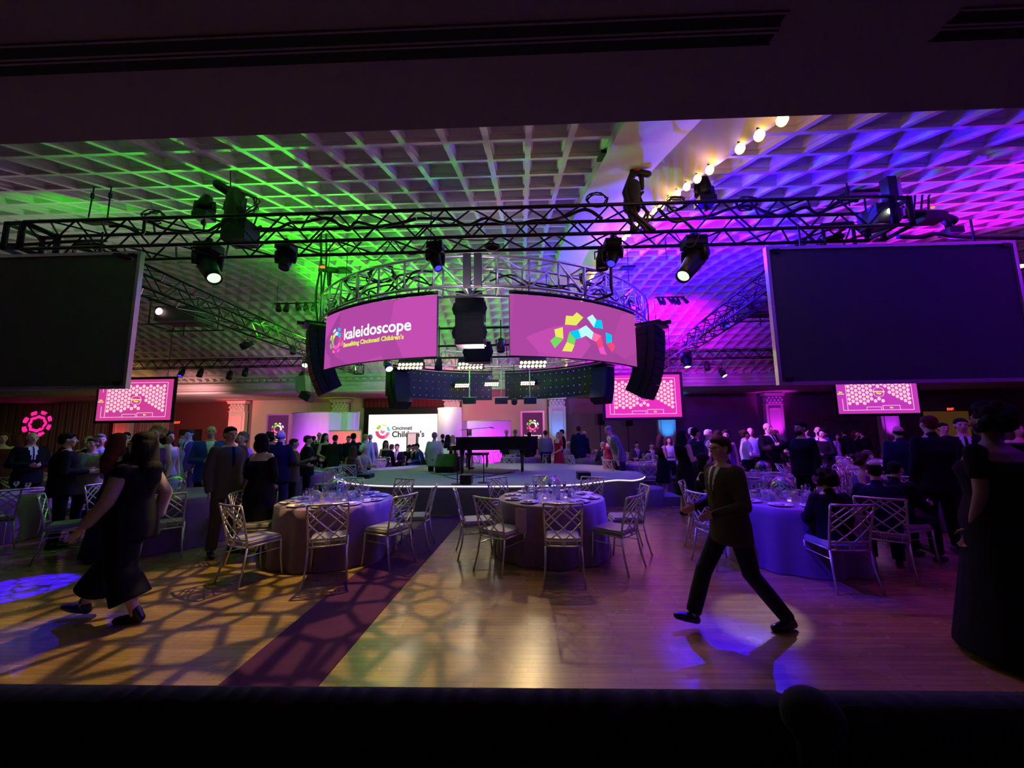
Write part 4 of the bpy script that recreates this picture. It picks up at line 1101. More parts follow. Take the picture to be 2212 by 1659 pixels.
plan_screen((1310, 810), (1470, 810), (1471, 902), (1304, 901), 16, 'magenta seating plan screen right of the ring, behind the right speaker array', M_PINK2)
plan_screen((1805, 800), (1978, 800), (1985, 893), (1809, 893), 16, 'violet-pink seating plan screen at right, below the dark right screen', M_PINK3)

# ------------------------------------------------------------------ stage
SH = .61
spx = [(850,1049),(1000,1049.5),(1130,1049),(1240,1046),(1290,1040.5),(1330,1036),(1368,1036.5),(1391,1030),(1384,1021),(1350,1012),(1280,1004),(1180,1001),(1000,1001),(900,1005),(820,1011),(760,1018),(727,1026),(730,1036),(775,1045)]
sp = [F(x, y, SH) for x, y in spx]; SP = []
n = len(sp)
for i in range(n):
    a, b, c, d = sp[i-1], sp[i], sp[(i+1) % n], sp[(i+2) % n]
    for k in range(6):
        t = k/6; SP.append(.5*((2*b) + (c-a)*t + (2*a-5*b+4*c-d)*t*t + (3*b-a-3*c+d)*t**3))
st = thing('stage', 'low rounded grey-carpeted stage with a glowing edge in the middle of the hall', 'stage', (-1, 11, 0)); so = V(-1, 11, 0)
mb = MB(); up = [mb.bm.verts.new(p-so) for p in SP]; mb.bm.faces.new(up)
lo = [mb.bm.verts.new(p-so-V(0, 0, .05)) for p in SP]
for i in range(len(SP)): mb.bm.faces.new((up[i], up[(i+1) % len(SP)], lo[(i+1) % len(SP)], lo[i]))
mb.build('deck', M_STAGE, st)
cc = sum(SP, Vector())/len(SP)
mb = MB(); a = [mb.bm.verts.new((p-cc)*.995+cc-so-V(0, 0, .045)) for p in SP]; b = [mb.bm.verts.new(V(*((p-cc)*.985+cc-so).xy, 0)) for p in SP]
for i in range(len(SP)): mb.bm.faces.new((a[i], a[(i+1) % len(SP)], b[(i+1) % len(SP)], b[i])).smooth = True
mb.build('skirt', M_SKIRT, st)
mb = MB(); seg = SP[-24:] + SP[:7*6+2]; mb.tube([p-so-V(0, 0, .012)+(p-cc).normalized()*.012 for p in seg], .011, 6); mb.build('led_edge', M_LEDSTRIP, st)
t = thing('stage_steps', 'pair of low carpeted steps at the right side of the round stage', 'steps', F(1400, 1100))
k = F(1400, 1100); c1 = F(1396, 1053, .40); c2 = F(1428, 1068, .2)
mb = MB(); mb.lathe([(.42, 0), (.42, .38), (.40, .40), (.001, .40)], V(c1.x, c1.y+.1, 0)-k, 24); mb.build('upper_step', M_SKIRT, t)
mb = MB(); mb.box(V(c2.x+.1, c2.y+.0, .1)-k, (.5, .75, .2)); mb.build('lower_step', M_SKIRT, t)
# carpet runner
P = [F(455, 1495), F(677, 1495), F(843, 1300), F(1007, 1113), F(930, 1116), F(690, 1300)]
mb = MB(); a = [mb.bm.verts.new(p + V(0, 0, .006)) for p in P]; b = [mb.bm.verts.new(p) for p in P]; mb.bm.faces.new(a)
for i in range(6): mb.bm.faces.new((a[i], a[(i+1) % 6], b[(i+1) % 6], b[i]))
# extend toward the camera
o = mb.build('carpet_runner', M_CARPETR); tag(o, 'dark plum carpet runner leading diagonally to the stage', 'carpet runner')

# grand piano, seen from its straight side
def piano():
    p0, p1 = F(1003, 1018, SH), F(1140, 1022, SH); c = V(W(1078, 1010, 11.2).x, 11.3, SH)
    t = thing('grand_piano', 'black grand piano with closed lid standing on the round stage', 'piano', c, R(-2))
    L = 2.25; zt = W(1078, 943, 10.9).z - SH
    out = []
    for i in range(33):
        u = i/32
        # keyboard end at left; tail at right; straight side faces the camera
        out.append(V(-L/2 + L*u, .75 if u < .25 else .75 - .95*((u-.25)/.75)**1.6 + .12*math.sin((u-.25)/.75*PI), 0))
    body = [V(-L/2, -.70, 0), V(L/2-.25, -.70, 0), V(L/2-.05, -.62, 0), V(L/2, -.45, 0)] + out[::-1]
    def prism(z0, z1, g, name, m, par=t):
        mb = MB(); a = [mb.bm.verts.new(V(p.x*g, p.y*g, z1)) for p in body]; b = [mb.bm.verts.new(V(p.x*g, p.y*g, z0)) for p in body]
        mb.bm.faces.new(a); mb.bm.faces.new(b)
        for i in range(len(body)): mb.bm.faces.new((a[i], a[(i+1) % len(body)], b[(i+1) % len(body)], b[i]))
        return mb.build(name, m, par)
    prism(zt-.36, zt-.03, 1, 'case', M_PIANO); prism(zt-.03, zt, 1.015, 'lid', M_PIANO)
    mb = MB(); mb.box((-L/2-.10, 0, zt-.30), (.28, 1.38, .12)); mb.build('key_bed', M_PIANO, t)
    mb = MB(); mb.box((-L/2-.12, 0, zt-.235), (.16, 1.2, .02)); mb.build('keyboard', M_CHINA, t)
    mb = MB()
    mb.box((-L/2+.25, 0, zt+.12), (.03, .65, .22)); mb.build('music_stand', M_PIANO, t)
    for x, y in ((-L/2+.15, -.55), (-L/2+.15, .55), (L/2-.45, -.2)):
        mb = MB(); mb.tube([(x, y, zt-.36), (x, y, zt-.5), (x, y, .2), (x, y, .06)], [.075, .06, .04, .045], 10); mb.ell((x, y, .04), (.035, .02, .04), n=8); mb.build('leg', M_PIANO, t)
    mb = MB(); mb.box((-L/2+.35, 0, .12), (.10, .32, .06))
    for y in (-.12, .12): mb.tube([(-L/2+.35, y, .14), (-L/2+.3, y*.5, zt-.36)], .012, 5)
    mb.build('pedal_lyre', M_PIANO, t)
piano()
t = thing('piano_bench', 'black padded bench at the left end of the piano', 'bench', F(1030, 1010, SH)); 
mb = MB(); mb.box((0, .1, .44), (.75, .36, .09)); mb.build('seat', M_PIANO, t)
for a in (-1, 1):
    for b in (-1, 1): mb = MB(); mb.box((a*.32, .1+b*.14, .2), (.04, .04, .4)); mb.build('leg', M_PIANO, t)
def box_speaker(px, py, w_, h_, label, wedge=False, z=SH, mm=None, d=.35):
    p = F(px, py, z); t = thing('monitor_speaker', label, 'loudspeaker', p)
    mb = MB()
    if wedge:
        q = [V(-w_/2, y, zz) for y, zz in ((-.2, 0), (.25, 0), (.25, h_*.6), (.1, h_), (-.2, h_*.35))]
        a = [mb.bm.verts.new(v) for v in q]; b = [mb.bm.verts.new(v + V(w_, 0, 0)) for v in q]
        mb.bm.faces.new(a); mb.bm.faces.new(b)
        for i in range(5): mb.bm.faces.new((a[i], a[(i+1) % 5], b[(i+1) % 5], b[i]))
    else: mb.box((0, d/2, h_/2), (w_, d, h_))
    mb.build('cabinet', mm or M_BLACK, t)
    mb = MB(); mb.box((0, (-.205 if wedge else -.006), h_*(.18 if wedge else .5)), (w_*.88, .012, h_*(.25 if wedge else .85))); mb.build('grille', M_BLACKM, t)
box_speaker(1005, 1047, .24, .20, 'small black floor speaker at the front edge of the stage')
box_speaker(1263, 1036, .30, .16, 'low black floor speaker at the right front of the stage')
box_speaker(784, 1034, .32, .10, 'low black floor speaker at the left front of the stage')
box_speaker(1325, 1013, .22, .22, 'small black speaker at the right rear of the stage')
box_speaker(772, 1018, .28, .22, 'small black speaker at the left end of the stage')
box_speaker(919, 1004, .18, .18, 'small black speaker at the rear edge of the stage')
box_speaker(964, 1020, .55, .52, 'dark wedge monitor on the stage left of the piano', True)
box_speaker(981, 1018, .30, .42, 'black speaker cabinet between the wedge monitor and the piano')
mb = MB(); k = F(963, 1010, SH); mb.box((0, 0, 0), (.28, .01, .20), Matrix.Rotation(-.5, 3, 'X')); o = mb.build('sheet_music', M_CHINA); o.location = k + V(-.05, .10, .53); tag(o, 'white sheet of paper lying on the wedge monitor', 'paper')
def mic(px, py, top, label, boom=None, z=SH):
    p = F(px, py, z); t = thing('microphone_stand', label, 'microphone stand', p); h = top
    mb = MB(); mb.lathe([(.001, .02), (.13, .018), (.14, 0)], (0,0,0), 16); mb.build('base', M_BLACKM, t)
    mb = MB(); mb.tube([(0,0,0), (0,0,h)], .012, 6); mb.build('pole', M_BLACKM, t)
    if boom:
        mb = MB(); mb.tube([V(-boom*.35, 0, h-.02), V(boom, 0, h+.05)], .009, 6); mb.build('boom', M_BLACKM, t)
        mb = MB(); mb.cap(V(boom, 0, h+.05), V(boom+.12*(1 if boom > 0 else -1), 0, h+.03), .02, .012, 8); mb.build('microphone', M_BLACK, t)
    else:
        mb = MB(); mb.cap(V(0, -.02, h), V(0, -.14, h+.05), .014, .024, 8); mb.build('microphone', M_BLACK, t)
mic(988, 1046, .62, 'short black microphone stand at the front of the stage left of the piano leg')
mic(1045, 1043, .58, 'short black stand in front of the piano')
mic(1012, 1008, 1.25, 'tall microphone stand with a long boom over the piano', .75)
for i, pts in enumerate(([(930, 1022), (960, 1026), (1000, 1024), (1040, 1030)], [(950, 1024), (985, 1035), (1030, 1032), (1110, 1020)], [(1045, 1020), (1080, 1024), (1120, 1014)])):
    cable([F(x, y, SH+.008) for x, y in pts], .008, 'thin black cable lying on the stage, ' + ('ending beside the wedge monitor', 'crossing in front of the piano', 'under the piano')[i])

# ------------------------------------------------------------------ scenery at the back
def slab(px0, px1, pyt, Y, bow, name, label, cat, m, thick=.12, z0=0):
    a, b = W(px0, pyt, Y), W(px1, pyt, Y); zt = (a.z+b.z)/2; n = 20
    t = thing(name, label, cat, (a.x, Y, z0)); mb = MB()
    F0, B0 = [], []
    for i in range(n+1):
        u = i/n; x = (b.x-a.x)*u; y = bow*math.sin(u*PI)*(-1) if bow else 0
        F0.append(V(x, y, 0)); B0.append(V(x, y+thick, 0))
    h = zt - z0; up = V(0, 0, h)
    for q in (F0, B0):
        for u, v in zip(q, q[1:]): mb.face([u, v, v+up, u+up])
    for u, v, x, y in zip(F0, F0[1:], B0[1:], B0): mb.face([u+up, v+up, x+up, y+up])
    for i in (0, n): mb.face([F0[i], B0[i], B0[i]+up, F0[i]+up])
    mb.build('panel', m, t)
    mb = MB(); mb.tube([q+up+V(0, thick/2, 0) for q in F0], thick*.52, 6); mb.build('top_edge', m, t)
    return t, a.x, b.x, zt
_, xa, xb, zz = slab(632, 738, 893, 19.0, .5, 'scenic_wall', 'tall bowed white scenic wall lit violet, left of the white stage screen', 'scenic wall', M_WHITE)
spot((xa+.8, 17.2, .15), (xa+1.0, 19, 1.5), (.55, .01, 1), 200, 120, .9, .05); spot((xb-.6, 17.2, .15), (xb-.6, 19, 1.8), (.40, .01, 1), 260, 110, .9, .05)
_, xa, xb, zz = slab(738, 775, 892, 19.2, -.25, 'scenic_wall', 'pale narrow scenic wall joined to the right of the tall violet one', 'scenic wall', M_WHITE)
_, xa, xb, zz = slab(711, 779, 932, 17.6, .1, 'scenic_wall', 'low scenic wall lit hot pink in front of the tall violet one', 'scenic wall', M_WHITE)
spot(((xa+xb)/2, 16.3, .1), ((xa+xb)/2, 17.6, 1.2), (1, .03, .16), 312, 120, .9, .05)
_, xa, xb, zz = slab(946, 997, 883, 18.4, .35, 'scenic_wall', 'tall narrow bowed scenic wall lit lilac, right of the white stage screen', 'scenic wall', M_WHITE)
spot(((xa+xb)/2, 16.8, .15), ((xa+xb)/2, 18.4, 1.8), (.42, .02, 1), 150, 100, .9, .05)
_, xa, xb, zz = slab(998, 1103, 911, 19.0, .4, 'scenic_wall', 'low wide bowed scenic wall lit magenta behind the piano', 'scenic wall', M_WHITE)
spot((xa+1.5, 17.5, .15), (xa+1.5, 19, 1.6), (.70, .0, 1), 380, 110, .9, .05)
M_BANNER = glow('banner_plum', (.10, .018, .085), 1.0); M_PBORDER = mat('pink_border', (.75, .22, .5), .6, emis=(.75, .18, .45), es=.25)
def banner(px0, px1, pyt, Y, label):
    a, b = W(px0, pyt, Y), W(px1, pyt, Y); w_ = b.x-a.x; h = a.z; c = V((a.x+b.x)/2, Y, 0)
    t = thing('banner', label, 'banner', c)
    mb = MB(); mb.box((0, .03, h/2), (w_, .05, h)); mb.build('frame', M_PBORDER, t)
    mb = MB(); mb.box((0, 0, h/2), (w_*.84, .012, h*.94)); mb.build('print', M_BANNER, t)
    emblem(t, lambda u, v: V(u, -.012, h-.20*w_-.42*w_+v), w_*.26, cols=['yellow', 'white', 'white', 'rose', 'pink', 'pink', 'rose', 'green'])
    letters('kaleidoscope', w_*.135, GM['white'], t, (0, -.014, h-w_*1.02), bold=.003)
    letters("Benefiting Cincinnati Children's", w_*.05, GM['yellow'], t, (0, -.014, h-w_*1.12), bold=.002)
    return c
banner(576, 628, 894, 20.0, 'tall plum banner with pink border and round tile emblem, left of the violet wall')
c = banner(1124, 1176, 888, 19.8, 'plum banner with pink border and round tile emblem, right of the piano')
# platform, white LED wall and lectern
a, b = W(797, 896, 21.5), W(945, 896, 21.5); zb_ = W(870, 985, 21.5).z
pz = .45
mb = MB(); mb.box(((a.x+b.x)/2, 20.65, pz/2), (b.x-a.x-.1, 1.4, pz)); o = mb.build('stage_platform', M_SKIRT); tag(o, 'low dark platform under the white stage screen', 'platform')
t = thing('led_wall', 'big white screen with the hospital logo on the far stage', 'LED screen', ((a.x+b.x)/2, 21.5, pz)); w_ = b.x-a.x; h = a.z-pz
mb = MB(); mb.box((0, .08, h/2), (w_+.06, .12, h+.04)); mb.build('cabinet', M_BLACK, t)
mb = MB(); mb.box((0, 0, h/2), (w_, .02, h)); mb.build('picture', glow('white_led', (1.0, .96, .98), 1.15), t)
M_GREYT = mat('logo_grey', (.06, .06, .065), .8)
cz = h*.60
def ringseg(r0, r1, a0, a1, key, cx=-w_*.29, z=cz):
    mb = MB(); n = 10
    A = [a0+(a1-a0)*i/n for i in range(n+1)]
    for u, v in zip(A, A[1:]): mb.face([V(cx+r*math.cos(q), -.02, z+r*math.sin(q)) for r, q in ((r0, u), (r0, v), (r1, v), (r1, u))])
    return mb.build('logo_mark', GM2[key], t, norm=False)
GM2 = {k: mat('logo_' + k, v, .8, emis=v, es=.9, var=0) for k, v in dict(rose=(.75, .05, .16), pink=(.85, .15, .35), green=(.35, .6, .03), cyan=(.1, .5, .8), yellow=(.7, .75, .1)).items()}
r = w_*.105
ringseg(r*.55, r, PI*.98, PI*1.62, 'rose'); ringseg(r*.55, r, PI*1.62, PI*1.95, 'pink'); ringseg(r*.6, r*1.0, PI*.62, PI*.88, 'green'); ringseg(r*.8, r*1.0, PI*.32, PI*.52, 'yellow'); ringseg(r*.7, r*1.0, PI*.02, PI*.24, 'cyan'); ringseg(0, r*.3, PI*.6, PI*2.2, 'pink')
letters('Cincinnati', w_*.072, M_GREYT, t, (-w_*.155, -.02, cz+w_*.045), align='LEFT', bold=.008); letters("Children's", w_*.115, M_GREYT, t, (-w_*.155, -.02, cz-w_*.045), align='LEFT', bold=.012)
p = W(891, 950, 20.3); t = thing('lectern', 'slim pale lectern in front of the white stage screen', 'lectern', (p.x, 20.3, pz)); zt = W(891, 934, 20.3).z-pz
mb = MB(); mb.box((0, 0, zt-.03), (.62, .4, .06)); mb.build('top', M_CHINA, t)
for s in (-1, 1): mb = MB(); mb.box((s*.25, 0, zt/2), (.05, .3, zt-.06)); mb.build('side_panel', M_BLACK, t)
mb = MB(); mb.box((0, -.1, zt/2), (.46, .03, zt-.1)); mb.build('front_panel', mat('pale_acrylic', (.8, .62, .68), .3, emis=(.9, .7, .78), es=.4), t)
t = thing('speaker_stand', 'black loudspeakers on stands against the purple wall right of the piano', 'loudspeaker', W(1310, 960, 17)); k = W(1310, 960, 17)
t.location = (k.x, 17, 0)
for dx, zz in ((-.25, 2.25), (.95, 2.2)):
    mb = MB(); mb.box((dx, 0, zz), (.34, .3, .5), Matrix.Rotation(.3, 3, 'Z')); mb.build('cabinet', M_BLACK, t)
    mb = MB(); mb.tube([(dx, 0, 0), (dx, 0, zz)], .025, 6); mb.build('pole', M_BLACKM, t)

# ------------------------------------------------------------------ chairs, tables, tableware
def make_chair():
    t = thing('banquet_chair', 'x', 'chair')
    rw, fw, yb, yf = .205, .205, -.20, .20
    mb = MB(); bm = mb.bm
    mb.box((0, 0, .455), (.41, .41, .05)); mb.box((0, 0, .485), (.385, .385, .03))
    o = mb.build('seat', M_SEAT, t)
    md = o.modifiers.new('b', 'BEVEL'); md.width = .014; md.segments = 2
    for s in (-1, 1):
        mb = MB(); mb.tube([(s*.235, yb-.10, 0), (s*.215, yb-.045, .2), (s*.205, yb-.01, .42)], [.011, .012, .013], 8); mb.build('leg', M_CHAIR, t)
        mb = MB(); mb.tube([(s*.215, yf+.03, 0), (s*.205, yf+.005, .2), (s*.20, yf-.005, .43)], [.011, .012, .013], 8); mb.build('leg', M_CHAIR, t)
    def by(z): return yb - .01 - .11*((z-.42)/.5)**1.3 if z > .42 else yb-.01
    def bow(x): return -.035*(1-(x/.22)**2)
    mb = MB()
    for s in (-1, 1): mb.tube([(s*(.205+.017*(z-.42)/.5), by(z), z) for z in (.42, .52, .62, .72, .82, .915)], .0125, 8)
    mb.tube([(x, by(.915)+bow(x), .915+.0*x) for x in (-.222, -.15, -.07, 0, .07, .15, .222)], .0135, 8)
    for z in (.515, .425): mb.tube([(x, by(z)+bow(x)*.9, z) for x in (-.205, -.13, -.06, 0, .06, .13, .205)], .010, 6)
    for x in (-.155, -.022, 0, .022, .155): mb.tube([(x, by(.425)+bow(x)*.9, .425), (x, by(.515)+bow(x)*.9, .515)], .006, 5)
    mb.build('back_frame', M_CHAIR, t)
    mb = MB(); z0, z1 = .52, .905
    def dg(xa, za, xb, zb, c):
        pts = []
        for i in range(6):
            u = i/5; x = xa+(xb-xa)*u; z = za+(zb-za)*u + c*math.sin(u*PI)
            pts.append((x, by(z)+bow(x), z))
        mb.tube(pts, .0085, 5)
    for s in (-1, 1):
        dg(-s*.205, .62, s*.10, z1, .012); dg(-s*.205, .78, -s*.07, z1, .0); dg(-s*.20, z0, s*.208, .84, .012) if False else None
        dg(-s*.13, z0, s*.21, .84, -.008); dg(s*.03, z0, s*.208, .70, -.0); dg(-s*.208, .70, -s*.0, z1, .006) if False else None
    dg(-.205, .70, .02, z1, .006); dg(.205, .70, -.02, z1, .006)
    mb.build('lattice', M_CHAIR, t)
    mb = MB()
    for s in (-1, 1): mb.tube([(s*.205, yb, .425), (s*.20, yf-.005, .425)], .010, 6); mb.tube([(s*.21, yb-.03, .33), (s*.203, yf, .33)], .006, 5)
    mb.tube([(-.2, yf, .425), (.2, yf, .425)], .010, 6)
    mb.build('seat_rail', M_CHAIR, t)
    return Proto(t)
CH = make_chair()
SIDES = ['near', 'near right', 'right', 'far right', 'far', 'far left', 'left', 'near left']
def side(a):      # a in degrees, 0 = toward the camera, 90 = right
    return SIDES[int(((a % 360)+22.5)//45) % 8]
def make_cloth(R0, name, mseed, fold=.05):
    mb = MB(); n = 128; rn = random.Random(mseed); ph = [rn.uniform(0, 6) for _ in range(4)]; H = .76
    rings = []
    for r, z, amp in ((.001, H, 0), (R0*.6, H, 0), (R0-.01, H, 0), (R0+.006, H-.012, .05), (R0+.015, H-.12, .35), (R0+.03, H-.35, .75), (R0+.05, H-.58, 1.0), (R0+.07, .008, 1.15)):
        ring = []
        for k in range(n):
            a = 2*PI*k/n
            f = (math.sin(a*11+ph[0]) + .6*math.sin(a*17+ph[1]) + .5*math.sin(a*7+ph[2]))/2
            rr = r + amp*fold*f
            ring.append(mb.bm.verts.new((rr*math.cos(a), rr*math.sin(a), z)))
        rings.append(ring)
    for A, B in zip(rings, rings[1:]):
        for k in range(n): mb.bm.faces.new((A[k], A[(k+1)%n], B[(k+1)%n], B[k])).smooth = True
    return mb.build('tablecloth', M_CLOTH, None)
TB = thing('round_table', 'x', 'table')
mb = MB(); mb.lathe([(.001, .70), (.86, .70), (.88, .715), (.88, .735), (.86, .748), (.001, .748)], n=48); mb.build('tabletop', mat('plywood', (.4, .28, .16), .6), TB)
for a in range(4): mb = MB(); mb.tube([(.55*math.cos(a*PI/2+.7), .55*math.sin(a*PI/2+.7), 0), (.5*math.cos(a*PI/2+.7), .5*math.sin(a*PI/2+.7), .7)], .02, 8); mb.build('leg', M_BLACKM, TB)
TBP = Proto(TB)
# tableware models
mb = MB(); mb.lathe([(.001, .004), (.055, .004), (.075, .012), (.135, .022), (.137, .018), (.07, .003), (.05, 0), (.001, 0)], n=32)
PLATE = thing('dinner_plate', 'x', 'plate'); mb.build('dish', M_CHINA, PLATE)
mb = MB(); rn = random.Random(5)
for i in range(6): mb.ell((rn.uniform(-.045, .045), rn.uniform(-.045, .045), .012), (rn.uniform(.015, .035), rn.uniform(.012, .03), rn.uniform(.008, .018)), n=8, m=5)
mb.build('food', M_FOOD, PLATE); PLATE = Proto(PLATE)
def goblet(name, cat, H, rb, wine):
    t = thing(name, 'x', cat); mb = MB(); s = H*.48
    mb.lathe([(.034, 0), (.032, .004), (.006, .010), (.0045, s*.5), (.005, s-.01), (rb*.5, s+.012), (rb*.95, s+.045), (rb, s+.06), (rb*.86, H-.02), (rb*.80, H)], n=16); mb.build('bowl', M_GLASS, t)
    if wine: mb = MB(); mb.lathe([(.001, s+.006), (rb*.45, s+.014), (rb*.88, s+.044), (rb*.86, s+.05), (.001, s+.05)], n=14); mb.build('wine' if wine == 1 else 'water', M_WINE if wine == 1 else M_WATER, t)
    return Proto(t)
WINE = goblet('wine_glass', 'wine glass', .19, .036, 1); WATER = goblet('water_goblet', 'water glass', .165, .038, 2)
mb = MB(); mb.lathe([(.001, .004), (.030, .004), (.036, .12), (.037, .12), (.031, 0), (.001, 0)], n=16)
TUMB = thing('tumbler', 'x', 'glass'); mb.build('cup', M_GLASS, TUMB); mb = MB(); mb.lathe([(.001, .006), (.029, .006), (.033, .075), (.001, .075)], n=14); mb.build('water', M_WATER, TUMB); TUMB = Proto(TUMB)
def globe(r, name='glass_globe'):
    t = thing(name, 'x', 'glass globe'); mb = MB()
    prof = [(r*math.sin(PI*(i)/16), r - r*math.cos(PI*i/16)) for i in range(1, 15)]
    mb.lathe([(.001, .001)] + prof, n=28); mb.build('bubble', M_BUBBLE, t)
    mb = MB(); mb.lathe([(r*.36, r*1.90), (r*.40, r*1.95), (r*.36, r*1.97)], n=20); mb.build('rim', M_SILVER, t); return Proto(t)
GL1, GL2 = globe(.155), globe(.075)
mb = MB(); mb.lathe([(.001, 0), (.03, 0), (.034, .06), (.032, .06), (.028, .01), (.001, .008)], n=14); VOT = thing('votive_candle', 'x', 'candle'); mb.build('holder', M_GLASS, VOT)
mb = MB(); mb.lathe([(.001, .012), (.024, .012), (.024, .03), (.001, .03)], n=10); mb.build('wax', mat('wax', (.8, .75, .65), .5, emis=(1, .75, .4), es=1.2), VOT); VOT = Proto(VOT)
mb = MB(); mb.box((0, 0, .003), (.02, .19, .003)); mb.box((0, .07, .004), (.026, .05, .003)); KN = mb.build('knife', M_SILVER); tag(KN, 'x', 'cutlery'); KN = Proto(KN)
mb = MB(); rn = random.Random(9)
for i in range(3): mb.ell((rn.uniform(-.03, .03), rn.uniform(-.03, .03), .012), (.06, .04, .012), Matrix.Rotation(i*1.1, 3, 'Z'), n=10, m=5)
NPK = mb.build('napkin', M_NAPKIN); tag(NPK, 'x', 'napkin'); NPK = Proto(NPK)
TABLES = []
def table(c, R0, desc, angs, full, seed, sc=1.0, chairs=True):
    """c = centre on the floor, angs = seats in degrees, full = detail level"""
    rn = random.Random(seed); z = .762
    cl = make_cloth(R0, desc, seed); cl.location = (c[0], c[1], 0); tag(cl, 'plum floor-length cloth draped over the ' + desc, 'tablecloth', 'plum tablecloths')
    TBP.put((c[0], c[1], 0), rn.uniform(0, 1), 'round banquet table, the ' + desc, 'round banquet tables', scale=R0/.92)
    def at(a, r): a = R(a); return V(c[0] + r*math.sin(a), c[1] - r*math.cos(a), 0)
    seen = {}
    def uniq(s_, kind):
        k = (s_, kind); seen[k] = seen.get(k, 0)+1
        return s_ if seen[k] == 1 else s_ + (' again' if seen[k] == 2 else ' once more')
    for a in angs:
        if chairs:
            d = R0 + .26 + rn.uniform(-.03, .08)
            p = at(a, d)
            if any((V(q.x, q.y, 0)-p).length < .50 for q in SEATS): continue
            CH.put(p, R(a)+rn.uniform(-.12, .12), 'silver lattice-back chair, %s side of the %s' % (uniq(side(a), 'c'), desc), 'silver chairs around the ' + desc)
    n = 10 if full else 6
    a0 = angs[0]
    for i in range(n):
        a = a0 + i*360/n; sd = uniq(['near', 'near right', 'right', 'far right', 'far', 'far left', 'left', 'near left'][int((((a % 360)+22.5)//45) % 8)], 'p')
        v = lambda r, da: at(a+da, r) + V(0, 0, z)
        PLATE.put(v(R0-.19, rn.uniform(-2, 2)), rn.uniform(0, 6), 'white plate with food, %s setting of the %s' % (sd, desc), 'plates on the ' + desc)
        WATER.put(v(R0-.37, 8+rn.uniform(-2, 2)), 0, 'water goblet, %s setting of the %s' % (sd, desc), 'water goblets on the ' + desc)
        if full:
            WINE.put(v(R0-.40, -5+rn.uniform(-2, 2)), 0, 'stemmed wine glass, %s setting of the %s' % (sd, desc), 'wine glasses on the ' + desc)
            KN.put(v(R0-.18, 12), R(a+rn.uniform(-6, 6)), 'silver knife, %s setting of the %s' % (sd, desc), 'knives on the ' + desc)
            if i % 2 == 0: TUMB.put(v(R0-.50, 15), 0, 'straight tumbler, %s setting of the %s' % (sd, desc), 'tumblers on the ' + desc)
            if i % 3 == 0: NPK.put(v(R0-.20, -13), rn.uniform(0, 3), 'crumpled mauve napkin, %s setting of the %s' % (sd, desc), 'napkins on the ' + desc)
    GL1.put(V(c[0], c[1], z), 0, 'large clear iridescent globe, centre of the ' + desc, 'large glass globes')
    GL2.put(V(c[0]-.27, c[1]-.10, z), 0, 'small glass globe left of centre, ' + desc, 'small glass globes')
    if full:
        GL2.put(V(c[0]+.24, c[1]+.06, z), 0, 'small glass globe right of centre, ' + desc, 'small glass globes', scale=.8)
        VOT.put(V(c[0]-.1, c[1]-.25, z), 0, 'votive candle left of centre on the ' + desc, 'votive candles'); VOT.put(V(c[0]+.2, c[1]-.2, z), 0, 'votive candle right of centre on the ' + desc, 'votive candles')
    TABLES.append(c)
def tc(px, Y, py=1080): p = W(px, py, Y); return (p.x, Y)
T1, T2, T3 = tc(728, 5.85), tc(1190, 5.95), tc(1695, 5.62)
SEATS = [W(a, 1000, b) for a, b in ((762, 10.6), (783, 11.3), (833, 15.2), (844, 13.9), (859, 13.8), (880, 15.6), (895, 15), (913, 14.6), (926, 14.4), (1226, 15), (1262, 15.6), (1304, 13.3), (1374, 14.2), (1406, 13.6), (1790, 4.62), (1888, 4.95), (1925, 5.4), (1852, 6.45), (1512, 6.2))]
table(T1, .80, 'front table left of the runner', [-28, 22, 62, 100, 150, 196, -76], True, 1)
table(T2, .78, 'front table right of the runner', [3, -42, -80, 47, 88, 143, 180, -143], True, 2)
table(T3, .80, 'blue-lit front table at right', [-74, -110, -26, 12, 58, 150, -150], True, 3)
table(tc(372, 6.55), .88, 'blue-lit table behind the walking woman', [40, -40, 85, 150, -95, 195], False, 4)
table(tc(-40, 6.6), .88, 'table cut by the left picture edge', [60, 105, 20, 140, 190], False, 5)
table(tc(118, 9.3), .85, 'far table at left', [20, 80, 140, -60, 200], False, 6)
table(tc(648, 10.4), .85, 'table behind the off-shoulder dress', [0, 60, 100, 170, -60, -130], False, 7)
table(tc(786, 13.7), .85, 'table left of the round stage', [-10, 40, 90, 160, -60, -130], False, 8)
table(tc(968, 15.8), .85, 'table behind the stage, left half', [0, 60, 120, 180, -60, -120], False, 9)
table(tc(1130, 15.6), .85, 'table behind the stage, right half', [-20, 40, 100, 170, -80, -130], False, 10)
table(tc(1290, 14.6), .85, 'table beside the crimson dress', [10, 60, 120, 190, -50, -110], False, 11)
table(tc(1408, 11.8), .85, 'table beyond the right stage steps', [-20, 30, 80, 150, -70, -130], False, 12)
table(tc(1655, 8.4), .88, 'table before the bald tuxedo man', [-50, 10, 60, 110, 170, -110], False, 13)
table(tc(1832, 9.4), .88, 'violet table right of the bearded man', [-30, 15, 70, 120, 190, -90], False, 14)
table(tc(1885, 12.2), .85, 'farthest violet table at right', [0, 50, 110, 170, -60, -120], False, 15)
table(tc(2030, 7.5), .85, 'table left of the tall dark-suited man', [-60, -20, 30, 90, 150, 210], False, 16)
# lone items in front
p = at = None
mb = MB(); p = F(0, 0)if False else None
mb = MB(); mb.box((0, 0, 0), (.16, .006, .30)); o = mb.build('napkin', M_NAPKIN); a = R(-28); o.location = (T2[0]+.95*math.sin(a), T2[1]-.95*math.cos(a), .60); o.rotation_euler = (0, 0, a); tag(o, 'mauve napkin hanging over the left edge of the front table right of the runner', 'napkin')

